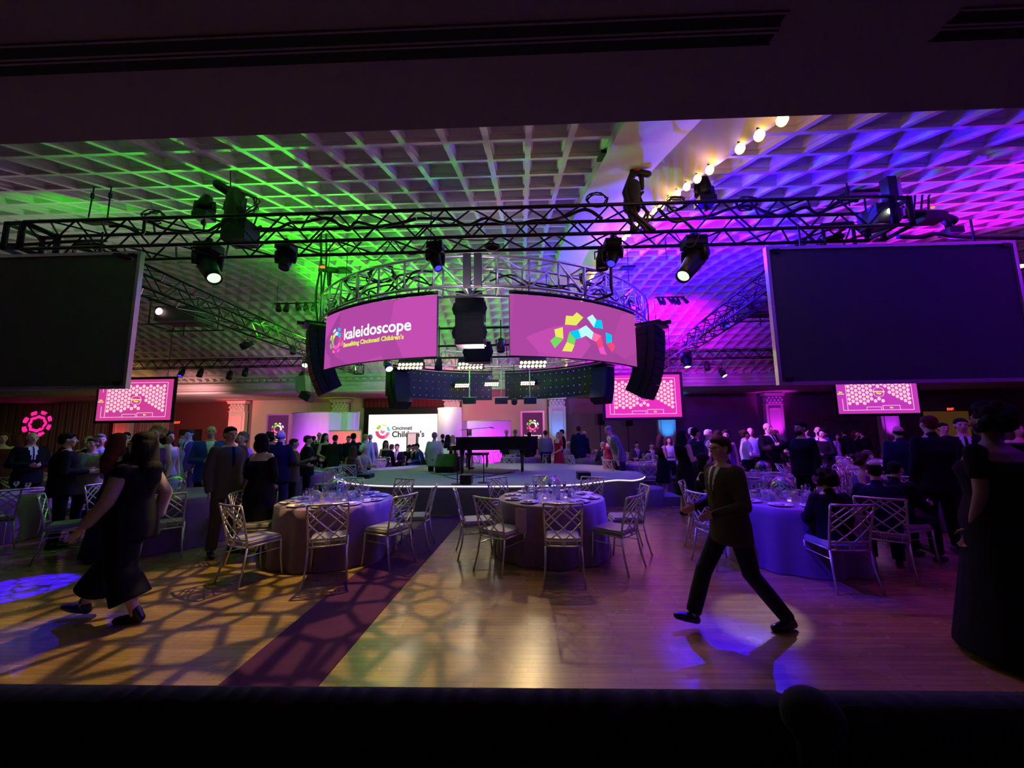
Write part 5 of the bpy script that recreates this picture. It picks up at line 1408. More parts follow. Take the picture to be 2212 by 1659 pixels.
# ------------------------------------------------------------------ people
SKIN = [mat('skin_light', (.62, .36, .26), .5, var=.06), mat('skin_tan', (.42, .23, .15), .5, var=.06), mat('skin_dark', (.16, .08, .05), .5, var=.06)]
HAIRC = {k: mat('hair_' + k, v, .8, var=.4, vs=60, bump=.4, spec=.1) for k, v in dict(black=(.012, .010, .010), brown=(.06, .03, .018), red=(.10, .02, .012), grey=(.22, .21, .20), white=(.68, .66, .64), blonde=(.42, .27, .12)).items()}
def cloth_(k, c, r=.9, **kw): return mat('fabric_' + k, c, r, spec=.15, bump=.25, vs=14, **kw)
CL = {k: cloth_(k, v) for k, v in dict(black=(.006, .0055, .008), charcoal=(.02, .02, .026), navy=(.006, .008, .032), blue=(.03, .06, .35), grey=(.16, .15, .17), taupe=(.09, .075, .065), lightgrey=(.42, .40, .44), white=(.75, .74, .78), tan=(.30, .24, .16),
      red=(.45, .012, .03), crimson=(.35, .015, .06), purple=(.14, .05, .30), lilac=(.38, .30, .52), brown=(.10, .065, .04), plaid=(.06, .048, .032), darkred=(.10, .01, .015), paleblue=(.30, .40, .70)).items()}
M_SHEER = cloth_('sheer', (.30, .24, .18)); M_SHOE = mat('shoe_leather', (.012, .010, .010), .3); M_EYE = mat('eye_dark', (.01, .01, .01), .15); M_LIP = mat('lip', (.35, .10, .09), .5)
M_LENSG = mat('spectacles', (.02, .02, .02), .3)

def J(pose):
    """joints for a 1.75 m figure facing -Y; returns dict"""
    d = dict(hip=.92, lean=0., twist=0., seated=False, headturn=0., headnod=0.)
    L = {}; A = {}
    for s in (-1, 1):
        L[s] = [V(s*.095, 0, .92), V(s*.11, -.015, .49), V(s*.125, .02, .085), V(s*.25, -1, 0)]
        A[s] = [V(s*.19, .01, 1.42), V(s*.235, .03, 1.13), V(s*.235, -.05, .88)]
    if pose == 'drink': A[1] = [A[1][0], V(.235, -.02, 1.14), V(.11, -.24, 1.22)]
    if pose == 'hold':
        for s in (-1, 1): A[s] = [A[s][0], V(s*.25, -.0, 1.14), V(s*.07, -.25, 1.13)]
    if pose == 'front':      # hands clasped low in front
        for s in (-1, 1): A[s] = [A[s][0], V(s*.26, .0, 1.13), V(s*.05, -.20, .98)]
    if pose == 'crossed':
        for s in (-1, 1): A[s] = [A[s][0], V(s*.24, -.05, 1.15), V(-s*.06, -.22, 1.16)]
    if pose == 'pocket': A[1] = [A[1][0], V(.27, .10, 1.14), V(.20, -.05, .95)]
    if pose == 'point': A[-1] = [A[-1][0], V(-.24, -.22, 1.30), V(-.16, -.46, 1.30)]
    if pose == 'gesture':
        A[-1] = [A[-1][0], V(-.25, -.10, 1.18), V(-.22, -.34, 1.26)]; A[1] = [A[1][0], V(.24, -.05, 1.14), V(.10, -.27, 1.12)]
    if pose == 'walkman':    # striding, front heel just down and toe up, rear foot flat
        L[-1] = [V(-.09, 0, .90), V(-.10, -.24, .50), V(-.10, -.38, .13), V(0, -1, .35)]
        L[1] = [V(.09, 0, .90), V(.10, .10, .50), V(.10, .44, .09), V(0, -1, 0)]
        A[1] = [V(.19, .0, 1.42), V(.24, -.02, 1.13), V(.17, -.28, 1.08)]; A[-1] = [V(-.19, .0, 1.42), V(-.25, .06, 1.14), V(-.20, -.20, 1.08)]
        d['lean'] = .06
    if pose == 'walkwoman':
        L[-1] = [V(-.09, 0, .91), V(-.10, -.20, .50), V(-.10, -.42, .12), V(0, -1, .25)]
        L[1] = [V(.09, 0, .91), V(.10, .03, .49), V(.10, .19, .09), V(0, -1, 0)]
        A[1] = [V(.19, .0, 1.40), V(.245, -.06, 1.12), V(.235, -.24, .90)]; A[-1] = [V(-.17, .0, 1.40), V(-.22, .14, 1.14), V(-.20, .10, .90)]
    if pose == 'stoop': d['lean'] = .45; A[1] = [A[1][0], V(.24, -.05, 1.14), V(.2, -.20, .92)]
    if pose in ('sit', 'sitlean'):
        d['seated'] = True
        for s in (-1, 1):
            L[s] = [V(s*.10, .0, .52), V(s*.13, -.43, .53), V(s*.13, -.42, .085), V(0, -1, 0)]
            A[s] = [V(s*.19, .01, 1.02), V(s*.25, -.08, .76), V(s*.13, -.33, .80)]
        d['lean'] = .10 if pose == 'sit' else .32
    d['L'] = L; d['A'] = A
    return d

def remeshed(mb, vox, smooth=6, name='m'):
    bmesh.ops.recalc_face_normals(mb.bm, faces=mb.bm.faces)
    me = bpy.data.meshes.new('t'); mb.bm.to_mesh(me); mb.bm.free()
    o = bpy.data.objects.new('t', me); COL.objects.link(o)
    r = o.modifiers.new('r', 'REMESH'); r.mode = 'VOXEL'; r.voxel_size = vox; r.use_smooth_shade = True
    s_ = o.modifiers.new('s', 'SMOOTH'); s_.iterations = smooth; s_.factor = .5
    bpy.context.view_layer.update()
    ev = o.evaluated_get(bpy.context.evaluated_depsgraph_get())
    out = bpy.data.meshes.new_from_object(ev); out.name = name
    bpy.data.objects.remove(o); bpy.data.meshes.remove(me)
    return out

def figure(pose, sex, near, style, bulk=1.0, hair='short', turn=0.0, nod=0.0):
    """meshes of one kind of person; style = suit, shirt, dress, gown, wide, sleeveless"""
    d = J(pose); zo = -.40 if d['seated'] else 0.
    piv = V(0, 0, .95+zo); LM = Matrix.Rotation(d['lean'], 3, 'X')
    def tf(p): p = Vector(p); return piv + LM @ (p-piv)
    w = sex == 'w'; vb = .0085 if near else .014; vc = .011 if near else .018
    if w:
        for s in (-1, 1): d['A'][s] = [V(p.x*.90, p.y, p.z) for p in d['A'][s]]
    A = {s: [tf(p) for p in d['A'][s]] for s in (-1, 1)}; L = d['L']
    M = {}
    def torso(mb, g, z0=.86, z1=1.55, off=None):
        if w: S = [(.84, .155, .12), (.92, .165, .125), (1.0, .150, .115), (1.10, .122, .098), (1.20, .130, .108), (1.29, .150, .128), (1.36, .158, .110), (1.42, .150, .088), (1.46, .095, .07), (1.50, .055, .055), (1.56, .05, .053)]
        else: S = [(.84, .145, .11), (.92, .16, .12), (1.0, .158, .118), (1.10, .155, .115), (1.20, .165, .12), (1.30, .182, .125), (1.38, .190, .115), (1.43, .170, .095), (1.47, .10, .075), (1.50, .06, .06), (1.56, .056, .058)]
        secs = []
        for z, rx, ry in S:
            if z < z0-.001 or z > z1+.001: continue
            k = bulk if z < 1.45 else 1
            secs.append((tf((0, (.0 if z < 1.2 else .005), z+zo)), rx*k+g, ry*k*(1.0 if z > 1.3 else bulk)+g, LM @ V(1,0,0), LM @ V(0,1,0)))
        mb.loft(secs, 20)
    def arm(mb, s, g, hand=True, upto=1.0):
        a, b, c = A[s]; k = .86 if w else 1.0
        mb.cap(a + LM @ V(-s*.025, 0, .0), b, .060*k+g, .046*k+g, 12)
        e = b + (c-b)*upto
        mb.cap(b, e, .046*k+g, .030*k+g if upto > .9 else .036+g, 12)
    def hand(mb, s):
        a, b, c = A[s]; f = (c-b).normalized()
        # palm plane: thumb toward the front / up
        up = V(0, -1, 0) if abs(f.z) > .7 else V(0, 0, 1)
        side_ = (up - f*up.dot(f)).normalized(); nrm = f.cross(side_).normalized()
        q = c + f*.045
        mb.cap(c - f*.01, c + f*.075, .024, .034, 10, .52, nrm)
        for i, (o_, l) in enumerate(((.030, .070), (.011, .080), (-.009, .074), (-.028, .058))):
            r = .0088 if near else .0105
            b0 = c + f*.085 + side_*o_; curl = -nrm*s
            k1 = b0 + f*l*.45 + curl*l*.12; k2 = k1 + f*l*.28 + curl*l*.25; k3 = k2 + f*l*.12 + curl*l*.28
            mb.cap(b0 - f*.02, k1, r, r*.95, 7); mb.cap(k1, k2, r*.95, r*.88, 7); mb.cap(k2, k3, r*.88, r*.75, 7)
        t0 = c + f*.025 + side_*.026; t1 = t0 + f*.030 + side_*.030 - nrm*s*.01; t2 = t1 + f*.034 + side_*.008 - nrm*s*.012
        mb.cap(t0, t1, .012, .011, 7); mb.cap(t1, t2, .011, .009, 7)
    def leg(mb, s, g, k=1.0, to=1.0, flare=0.0):
        h, kn, an, ft = L[s]
        mb.cap(h + V(0, 0, -.0), kn, (.085*k+g)*bulk**.5, .056*k+g+flare*.5, 12)
        e = kn + (an-kn)*to
        if g > .005: mb.tube([kn+(kn-an)*.08, kn+(an-kn)*.5*to, e], [.056*k+g+flare*.5, .052*k+g+flare*.7, .042*k+g+flare], 14)
        else: mb.cap(kn, e, .056*k+g+flare*.5, .040*k+g+flare, 12)
    def foot(mb, s, g, heel=0.0):
        an, ft = L[s][2], L[s][3].normalized(); sd = V(1, 0, 0)
        up = sd.cross(ft).normalized()
        if up.z < 0: up = -up
        so_ = an - up*.075
        mb.cap(so_ - ft*.05 + up*.028, so_ + ft*.06 + up*.026, .030+g, .036+g, 10)
        mb.cap(so_ + ft*.06 + up*.024, so_ + ft*.155 + up*.016, .036+g, .026+g, 10, 1.0)
        mb.cap(so_ - ft*.045 + up*.03, an + V(0, 0, .03), .032+g, .034+g, 10)
    # head frame
    HM = LM @ Matrix.Rotation(turn, 3, 'Z') @ Matrix.Rotation(nod, 3, 'X') if not d['seated'] else Matrix.Rotation(d['lean']*.8, 3, 'X') @ Matrix.Rotation(turn, 3, 'Z') @ Matrix.Rotation(nod, 3, 'X')
    hc = tf((0, -.005, 1.645+zo))
    def hp(x, y, z): return hc + HM @ V(x, y, z)
    def head(mb):
        k = .95 if w else 1.0
        mb.ell(hp(0, .012, .018), (.074*k, .092*k, .088), HM, 16, 11)
        mb.ell(hp(0, -.022, -.035), (.058*k, .066*k, .072), HM, 14, 9)
        mb.ell(hp(0, -.052, -.085), (.030*k, .028, .024), HM, 10, 7)         # chin
        mb.cap(hp(0, -.080, .012), hp(0, -.103, -.026), .009, .014, 8)        # nose
        mb.ell(hp(0, -.080, -.055), (.026, .014, .010), HM, 8, 5)             # mouth
        for s in (-1, 1):
            mb.ell(hp(s*.030, -.073, .026), (.020, .012, .007), HM, 8, 5)     # brow
            mb.ell(hp(s*.042, -.058, -.020), (.020, .020, .020), HM, 8, 5)    # cheek
            mb.ell(hp(s*.078*k, .008, -.010), (.010, .019, .030), HM, 8, 6)   # ear
        mb.cap(tf((0, .005, 1.46+zo)), hp(0, .012, -.06), .056*(.88 if w else 1.05), .052*(.88 if w else 1), 12)
    # continuous body
    mb = MB(); torso(mb, 0)
    for s in (-1, 1):
        arm(mb, s, 0); hand(mb, s); leg(mb, s, 0); foot(mb, s, 0)
    mb.ell(V(0, .02, L[1][0].z+.0), (.155, .12, .10), n=16, m=9)
    head(mb); M['body'] = remeshed(mb, vb, 3 if near else 3, 'person')
    # hair
    if hair != 'bald':
        mb = MB(); k = .95 if w else 1.0
        mb.ell(hp(0, .022, .036), (.082*k, .094*k, .082), HM, 16, 11)
        if hair == 'short':
            mb.ell(hp(0, .055, -.01), (.074*k, .062, .062), HM, 12, 8); mb.ell(hp(0, -.045, .075), (.055, .040, .024), HM, 10, 6)
        if hair == 'ring':
            mb.bm.clear(); mb.ell(hp(0, .060, -.02), (.078, .055, .045), HM, 14, 8)
            for s in (-1, 1): mb.ell(hp(s*.072, .03, -.008), (.016, .045, .03), HM, 8, 6)
        if hair in ('bob', 'long', 'curly', 'bun'):
            mb.ell(hp(0, .04, .05), (.092, .098, .080), HM, 14, 9)
        if hair == 'bob':
            for s in (-1, 1): mb.cap(hp(s*.062, .03, .02), hp(s*.078, .02, -.12), .045, .040, 12)
            mb.ell(hp(0, .06, -.06), (.105, .065, .115), HM, 14, 9)
        if hair == 'long':
            for s in (-1, 1): mb.cap(hp(s*.060, .03, .02), hp(s*.075, .03, -.20), .042, .045, 12)
            mb.cap(hp(0, .06, 0), tf((0, .13, 1.30+zo)), .085, .075, 14, 1.25, (1,0,0)); mb.cap(tf((0, .12, 1.40+zo)), tf((.02, .14, 1.24+zo)), .09, .05, 12, 1.3, (1,0,0))
        if hair == 'curly':
            rn = random.Random(4)
            for i in range(46 if near else 30):
                a, b = rn.uniform(0, 2*PI), rn.uniform(-1.0, 1.35)
                y = math.sin(a)*math.cos(b); 
                if y < -.45 and b < .7: continue
                mb.ell(hp(.105*math.cos(a)*math.cos(b), .035+.105*y, .02+.105*math.sin(b)), (.036, .036, .036), HM, 8, 5)
        if hair == 'bun': mb.ell(hp(0, .125, .06), (.045, .045, .045), HM, 12, 8); mb.ell(hp(0, .06, -.01), (.07, .06, .06), HM, 12, 8)
        M['hair'] = remeshed(mb, .009 if near else .013, 3 if hair != 'curly' else 2, 'hair')
    # clothes
    neck = 1.475
    if style in ('suit', 'shirt', 'wide', 'vest'):
        mb = MB(); g = .020 if style == 'suit' else .010; long_ = style == 'suit'
        torso(mb, g, .84 if not d['seated'] else .92, 1.47)
        if long_ and not d['seated']:
            mb.loft([(tf((0, 0, 1.08)), .172*bulk, .135*bulk, (1,0,0), (0,1,0)), (V(0, 0, .95), .190*bulk, .150*bulk, (1,0,0), (0,1,0)), (V(0, 0, .80), .196*bulk, .160*bulk, (1,0,0), (0,1,0)), (V(0, .0, .765), .192*bulk, .156*bulk, (1,0,0), (0,1,0))], 20)
        if style != 'vest' or True:
            for s in (-1, 1): arm(mb, s, .014 if long_ else .009, upto=.97 if long_ or not w else .9)
        if long_: mb.cap(tf((0, .03, 1.45+zo)), tf((0, .02, 1.50+zo)), .074, .062, 12)
        M['jacket'] = remeshed(mb, vc, 4, 'suit_jacket' if long_ else 'shirt')
        mb = MB(); fl = {'wide': .075}.get(style, .014)
        for s in (-1, 1): leg(mb, s, .010 if style != 'wide' else .03, 1.0, .985 if style != 'wide' else .74, fl if style != 'wide' else fl)
        mb.ell(V(0, .01, L[1][0].z+.02), (.178*bulk, .145*bulk, .12), n=16, m=9)
        if not d['seated']: mb.loft([(V(0, 0, 1.04), .165*bulk, .125*bulk, (1,0,0), (0,1,0)), (V(0, 0, .85), .185*bulk, .15*bulk, (1,0,0), (0,1,0))], 16)
        M['trousers'] = remeshed(mb, vc, 4, 'trousers')
    if style in ('dress', 'gown', 'off'):
        mb = MB(); top = {'dress': 1.42, 'gown': 1.40, 'off': 1.37}[style]
        torso(mb, .012, .84 if not d['seated'] else .92, top)
        if d['seated']:
            for s in (-1, 1): mb.cap(L[s][0], L[s][1], .12, .085, 12)
            mb.cap(L[-1][1] + V(.1, 0, 0), V(.0, -.42, .3), .13, .16, 12)
        else:
            hem = {'dress': .42, 'gown': .05, 'off': .46}[style]; q = .30 if style == 'gown' else .23
            mb.loft([(tf((0, 0, 1.10)), .135*bulk, .11*bulk, (1,0,0), (0,1,0)), (V(0, 0, .95), .185*bulk, .15*bulk, (1,0,0), (0,1,0)), (V(0, .01, .75), .205*bulk, .17*bulk, (1,0,0), (0,1,0)), (V(0, .02, hem), q*bulk, (q-.03)*bulk, (1,0,0), (0,1,0))], 24)
        if style == 'off':
            for s in (-1, 1):
                a, b, c = A[s]; mb.cap(a + (b-a)*.22, b, .062, .055, 12); mb.cap(b, b+(c-b)*.8, .055, .045, 12)
            mb.cap(A[-1][0]+(A[-1][1]-A[-1][0])*.2, A[1][0]+(A[1][1]-A[1][0])*.2, .05, .05, 12)
        if style == 'gown':
            for s in (-1, 1): a, b, c = A[s]; mb.cap(a, a+(b-a)*.5, .066, .06, 12)
        M['dress'] = remeshed(mb, vc, 4, 'dress')
    if style == 'sleeve':    # wide trousers, top, sheer sleeves
        mb = MB(); torso(mb, .016, .84, 1.45)
        mb.loft([(V(0, 0, 1.10), .15*bulk, .125*bulk, (1,0,0), (0,1,0)), (V(0, 0, .90), .20*bulk, .17*bulk, (1,0,0), (0,1,0)), (V(0, .0, .74), .21*bulk, .19*bulk, (1,0,0), (0,1,0))], 20)
        for s in (-1, 1): a, b, c = A[s]; mb.cap(a, a+(b-a)*.25, .07, .066, 12)
        M['jacket'] = remeshed(mb, vc, 4, 'top')
        mb = MB()
        for s in (-1, 1):
            h, kn, an, ft = L[s]; kq = kn + V(0, -.01, 0); e = kn+(an-kn)*.66; mb.tube([h+V(0, 0, .04), h+(kn-h)*.5, kq, kq+(e-kq)*.5, e+(e-kq)*.05], [.115, .128, .125, .138, .152], 18)
        mb.ell(V(0, .01, .90), (.19, .16, .13), n=16, m=9)
        M['trousers'] = remeshed(mb, vc, 4, 'wide_trousers')
        mb = MB()
        for s in (-1, 1): a, b, c = A[s]; mb.cap(a+(b-a)*.2, b, .066, .058, 14); mb.cap(b, b+(c-b)*.86, .058, .052, 14)
        M['sleeves'] = remeshed(mb, vc, 2, 'sleeve')
    for s in (-1, 1):
        mb = MB(); foot(mb, s, .007); M['shoe%d' % s] = remeshed(mb, vc, 1, 'shoe')
    # shirt front and tie: carve out the jacket's V
    if style == 'suit' and 'jacket' in M:
        bm = bmesh.new(); bm.from_mesh(M['jacket']); inv = LM.inverted(); bm.normal_update()
        sel = []; tie = []
        zb, zt = 1.20+zo, 1.52+zo
        for f in bm.faces:
            c = f.calc_center_median(); c = piv + inv @ (c-piv); nn = inv @ f.normal
            if nn.y < -.15 and zb < c.z < zt and c.y < 0:
                wv = .010 + .050*min(1, (c.z-zb)/.24)
                if abs(c.x) < wv: (tie if abs(c.x) < .016 else sel).append(f)
        for key, fs in (('shirt', sel), ('tie', tie)):
            if not fs: continue
            idx = set(f.index for f in fs)
            b2 = bmesh.new(); vm = {}
            for f in fs:
                vs = []
                for v in f.verts:
                    if v not in vm: vm[v] = b2.verts.new(v.co + v.normal*(.0015 if key == 'shirt' else .006))
                    vs.append(vm[v])
                nf = b2.faces.new(vs); nf.smooth = True
            me = bpy.data.meshes.new(key); b2.to_mesh(me); b2.free(); M[key] = me
        bm.free()
    # eyes and lips
    mb = MB()
    for s in (-1, 1): mb.ell(hp(s*.030, -.080, .006), (.012, .008, .007), HM, 8, 6)
    me = bpy.data.meshes.new('eyes'); bmesh.ops.recalc_face_normals(mb.bm, faces=mb.bm.faces); mb.bm.to_mesh(me); mb.bm.free(); M['eyes'] = me
    mb = MB(); mb.ell(hp(0, -.093, -.058), (.022, .006, .006), HM, 8, 6)
    me = bpy.data.meshes.new('lips'); mb.bm.to_mesh(me); mb.bm.free(); M['lips'] = me
    M['_hp'] = (hp(0, 0, 0), HM, {s: A[s][2] + (A[s][2]-A[s][1]).normalized()*.08 for s in (-1, 1)})
    return M
FIG = {}
def person(loc, face, H, label, pose='rest', sex='m', style='suit', top='black', low=None, skin=0, hair='short', hc='black', near=False, bulk=1.0, turn=0.0, nod=0.0, shirt=None, tie=None, extra=None, group=None):
    """face: degrees, 0 toward the camera, 90 = toward the right of the photo, 180 = away"""
    key = (pose, sex, near, style, bulk, hair, turn, nod)
    if key not in FIG: FIG[key] = figure(pose, sex, near, style, bulk, hair, turn, nod)
    M = FIG[key]; low = low or top
    def add(k, name, m, par):
        me = M[k]
        if not me.materials: me.materials.append(m)
        o = link(name, me, par)
        o.material_slots[0].link = 'OBJECT'; o.material_slots[0].material = m
        return o
    b = add('body', 'person', SKIN[skin], None)
    sc = H/1.75; b.location = loc; b.rotation_euler = (0, 0, R(face)); b.scale = (sc,)*3
    tag(b, label, 'person', group)
    if 'hair' in M: add('hair', 'hair', HAIRC[hc], b)
    if 'jacket' in M: add('jacket', {'suit': 'suit_jacket', 'sleeve': 'blouse'}.get(style, 'shirt'), CL[top] if isinstance(top, str) else top, b)
    if 'trousers' in M: add('trousers', 'trousers', CL[low], b)
    if 'dress' in M: add('dress', 'dress', CL[top], b)
    if 'sleeves' in M: add('sleeves', 'sleeves', M_SHEER, b)
    add('shoe-1', 'shoe', M_SHOE, b); add('shoe1', 'shoe', M_SHOE, b)
    if 'shirt' in M and abs((face+180) % 360-180) < 125: add('shirt', 'shirt', CL[shirt or 'white'], b); add('tie', 'tie', CL[tie or 'black'], b) if 'tie' in M else None
    if abs((face+180) % 360-180) < 130: add('eyes', 'eyes', M_EYE, b); add('lips', 'lips', M_LIP, b)
    hcn, HM, hands = M['_hp']
    if extra == 'glasses':
        mb = MB()
        for s in (-1, 1):
            mb.tube([hcn + HM @ V(s*.032+.024*math.cos(k*PI/6), -.094, .006+.017*math.sin(k*PI/6)) for k in range(12)], .0022, 5, True); mb.tube([hcn + HM @ V(s*.056, -.092, .008), hcn + HM @ V(s*.082, .0, .01)], .002, 4)
        mb.build('spectacles', M_LENSG, b)
    if extra in ('kippah', 'whitecap'):
        mb = MB(); mb.lathe([(.07, 0), (.066, .014), (.045, .033), (.001, .042)], hcn + HM @ V(0, .045, .092), 16, HM @ Matrix.Rotation(-.45, 3, 'X')); mb.build('skullcap', CL['black'] if extra == 'kippah' else CL['lightgrey'], b)
    if extra == 'beard':
        mb = MB(); mb.ell(hcn + HM @ V(0, -.045, -.075), (.060, .055, .050), HM, 12, 8); b2 = mb.build('beard', HAIRC['black'], b)
    if extra == 'badge':
        mb = MB(); mb.box(V(-.10, -.150, 1.27), (.035, .01, .05)); mb.build('badge', CL['white'], b)
    if extra == 'glass':
        g = dup(WINE.root, b.location, 0, 'wine glass held by the ' + ' '.join(label.split()[:9]), None)
        q = Matrix.Rotation(R(face), 3, 'Z') @ (hands[1]*sc); g.location = Vector(loc) + q + V(0, 0, -.05)
    return b
def stand(px, pyt, Y, face, label, Hmax=1.93, Hmin=1.52, **kw):
    """standing at depth Y, crown of the head at (px, pyt)"""
    p = W(px, pyt, Y); H = min(Hmax, max(Hmin, p.z))
    return person((p.x, Y, 0), face, H, label, **kw)
def seated(px, pyt, Y, face, label, **kw):
    p = W(px, pyt, Y); H = min(1.9, max(1.5, p.z/1.33*1.75))
    kw.setdefault('pose', 'sit')
    q = Matrix.Rotation(R(face), 3, 'Z') @ V(0, -.03, 0)
    CH.put((p.x+q.x, Y+q.y, 0), R(face+180), 'silver chair occupied by the ' + ' '.join(label.split()[:11]), 'occupied silver chairs')
    return person((p.x, Y, 0), face, H, label, **kw)
# --- nearest people
p = F(262, 1338); person((p.x, p.y, 0), -82, 1.76, 'long-haired woman in black wide trousers and sheer sleeves walking left in front', pose='walkwoman', sex='w', style='sleeve', top='black', hair='long', hc='black', near=True, bulk=1.12)
p = F(1598, 1362); person((p.x, p.y+.02, 0), -78, 1.66, 'man in glasses and brown patterned jacket striding left in front', pose='walkman', style='suit', top='plaid', low='charcoal', near=True, bulk=1.06, hc='brown', extra='glasses', shirt='white', tie='brown')
p = W(2128, 882, 3.2); person((p.x, 3.2, 0), 190, 1.88, 'big-haired woman in a dark dress at the right edge, nearest to the camera', pose='rest', sex='w', style='gown', top='black', skin=2, hair='curly', hc='black', near=True, bulk=1.3)
def fs(px, pyf, face, H, label, **kw):
    q = F(px, pyf); return person((q.x, q.y, 0), face, H, label, **kw)
fs(116, 1182, 140, 1.80, 'dark-haired man in a black suit standing with his back turned at left', near=True, pose='hold', hc='black', bulk=1.1)
stand(72, 934, 7.6, 70, 'bald man in a dark suit and white shirt at far left', hair='bald', pose='hold', bulk=1.08)
fs(175, 1162, 15, 1.72, 'smiling man in tan jacket and blue shirt facing the camera at left', near=True, pose='crossed', top='tan', low='navy', shirt='paleblue', tie='paleblue', hc='brown', bulk=1.08)
stand(218, 938, 7.2, 60, 'man in a dark suit with a pale blue shirt, behind the walking woman', hc='grey', shirt='paleblue', tie='paleblue')
stand(262, 938, 5.6, 175, 'dark red-haired woman in black seen from behind the walking woman', sex='w', style='gown', top='black', hair='long', hc='red', pose='hold')
stand(458, 912, 7.6, 40, 'bald man in a bright blue suit holding his hands together', hair='bald', top='blue', low='navy', pose='hold', shirt='white', tie='white', bulk=1.1, near=True)
fs(478, 1198, 62, 1.86, 'tall dark-haired man in a grey suit with a hand in his pocket', near=True, pose='pocket', top='taupe', low='taupe', hc='black', shirt='blue', tie='navy')
fs(552, 1196, 172, 1.74, 'woman with a dark bob and black off-shoulder dress seen from behind', near=True, sex='w', style='off', top='black', hair='bob', hc='black', pose='front', bulk=1.15)
stand(522, 936, 7.4, 20, 'person with grey curly hair half hidden behind the tall grey-suited man', sex='w', style='dress', top='navy', hair='curly', hc='grey')
stand(608, 930, 7.7, 178, 'broad bald-topped man in a dark suit seen from behind, left of centre', near=False, top='black', low='charcoal', hair='ring', hc='grey', bulk=1.18, pose='hold')
stand(586, 936, 8.6, 150, 'dark-haired woman in a white blouse left of the broad dark suit', sex='w', style='shirt', top='white', low='navy', hair='curly', hc='black')
stand(636, 948, 8.4, 120, 'person in a brown jacket just right of the broad dark suit', top='brown', low='black', hc='brown', pose='gesture')
stand(666, 941, 9.4, 125, 'man in a long black tuxedo reading a card, left of the scenic walls', top='black', hc='brown', bulk=1.1, pose='hold')
stand(704, 937, 12.0, 60, 'woman in a sleeveless black dress with a long ponytail', sex='w', style='dress', top='black', hair='long', hc='black', pose='front')
stand(690, 934, 14.0, 20, 'bald man standing behind the woman with the ponytail', hair='bald', top='charcoal', pose='hold')
stand(678, 942, 13.5, 170, 'dark-haired man just right of the long black tuxedo', top='charcoal')
stand(725, 940, 11.8, 180, 'man in a dark grey suit with his back to us before the pink scenic wall', top='charcoal', low='charcoal', hc='brown')
stand(753, 942, 13.8, 10, 'person with brown hair behind the wide-shouldered navy man', hc='brown', top='black')
stand(764, 936, 11.4, 195, 'wide-shouldered man in navy leaning at the right end of the pink wall', top='navy', hc='black', bulk=1.2, pose='hold')
stand(790, 938, 12.2, 190, 'man in a light blue suit before the left edge of the white screen', top='paleblue', low='navy', hc='blonde', bulk=1.05)
stand(800, 939, 13.2, 200, 'grey-haired man just right of the light blue suit', top='grey', hc='grey')
seated(762, 966, 10.6, 180, 'brown-haired woman seated with her back to us left of the stage', sex='w', style='dress', top='brown', hair='long', hc='brown')
seated(783, 963, 11.3, 60, 'white-haired woman in white seated left of the stage', sex='w', style='dress', top='lilac', hair='curly', hc='white')
for px, py, Y, f, lb, kw in ((833, 950, 15.2, 30, 'long-haired woman in black seated at the left foot of the white screen', dict(sex='w', style='dress', hair='long', hc='brown')), (844, 961, 13.9, 160, 'small dark-haired figure right of the seated long-haired woman', dict(hc='brown', top='navy')),
        (859, 960, 13.8, 0, 'dark-suited man seated before the middle of the white screen', dict(hc='brown')), (880, 960, 15.6, 40, 'seated man leaning left of the lectern base', dict(hc='brown', top='navy', pose='sitlean')), (895, 961, 15.0, -20, 'seated guest right of the lectern base', dict(hc='black')),
        (913, 957, 14.6, -60, 'seated man in a blue jacket at the right of the white screen', dict(hc='black', top='blue', pose='sitlean')), (926, 962, 14.4, 90, 'seated person in a white shirt left of the light pink jacket', dict(style='shirt', top='white', hc='blonde'))):
    seated(px, py, Y, f, lb, **kw)
stand(939, 934, 11.6, 175, 'man in a light pinkish-grey jacket with his back to us', top='lightgrey', low='navy', hc='grey', bulk=1.1)
stand(956, 938, 14.5, 200, 'man in dark suit right of the light pinkish-grey jacket', hc='brown')
stand(968, 940, 14.0, 170, 'dark long-haired woman just left of the piano', sex='w', style='dress', hair='long', hc='black')
stand(979, 941, 14.6, 150, 'blonde woman just left of the piano', sex='w', style='dress', top='black', hair='long', hc='blonde')
for px, py, Y, f, lb, kw in ((1094, 928, 16.2, 10, 'blue-lit bald head showing over the piano', dict(hair='bald', top='navy')), (1113, 928, 15.8, 170, 'grey-haired man behind the piano below the banner', dict(hc='grey', top='grey')), (1143, 934, 15.4, 180, 'dark head over the piano tail', dict(hc='black'))):
    stand(px, py, Y, f, lb, **kw)
stand(1178, 930, 14.7, 178, 'man in a grey shirt with his back to us right of the piano tail', style='shirt', top='grey', low='navy', hc='brown', bulk=1.15)
stand(1205, 934, 14.5, -60, 'blonde woman in a red gown behind the stage', sex='w', style='gown', top='red', hair='long', hc='blonde', pose='front')
stand(1213, 928, 15.6, -80, 'tall man in black standing behind the red gown', top='black', hc='black')
stand(1249, 919, 14.4, 175, 'large man in a navy suit seen from behind at the rear of the stage', top='navy', hc='brown', bulk=1.15)
stand(1262, 931, 15.2, 120, 'balding man tucked behind the large navy suit', top='navy', hair='ring', hc='grey')
seated(1226, 955, 15.0, 30, 'white-haired person seated left of the large navy suit', hc='white', top='lightgrey')
seated(1262, 953, 15.6, 60, 'blonde woman seated at the table beside the crimson dress', sex='w', style='dress', top='lilac', hair='bob', hc='blonde')
seated(1304, 956, 13.3, 200, 'grey-haired man seated with his back to us beside the crimson dress', hc='grey', top='charcoal')
stand(1318, 938, 12.0, 160, 'woman in a crimson dress with dark hair right of the stage', sex='w', style='gown', top='crimson', hair='bob', hc='black', bulk=1.2)
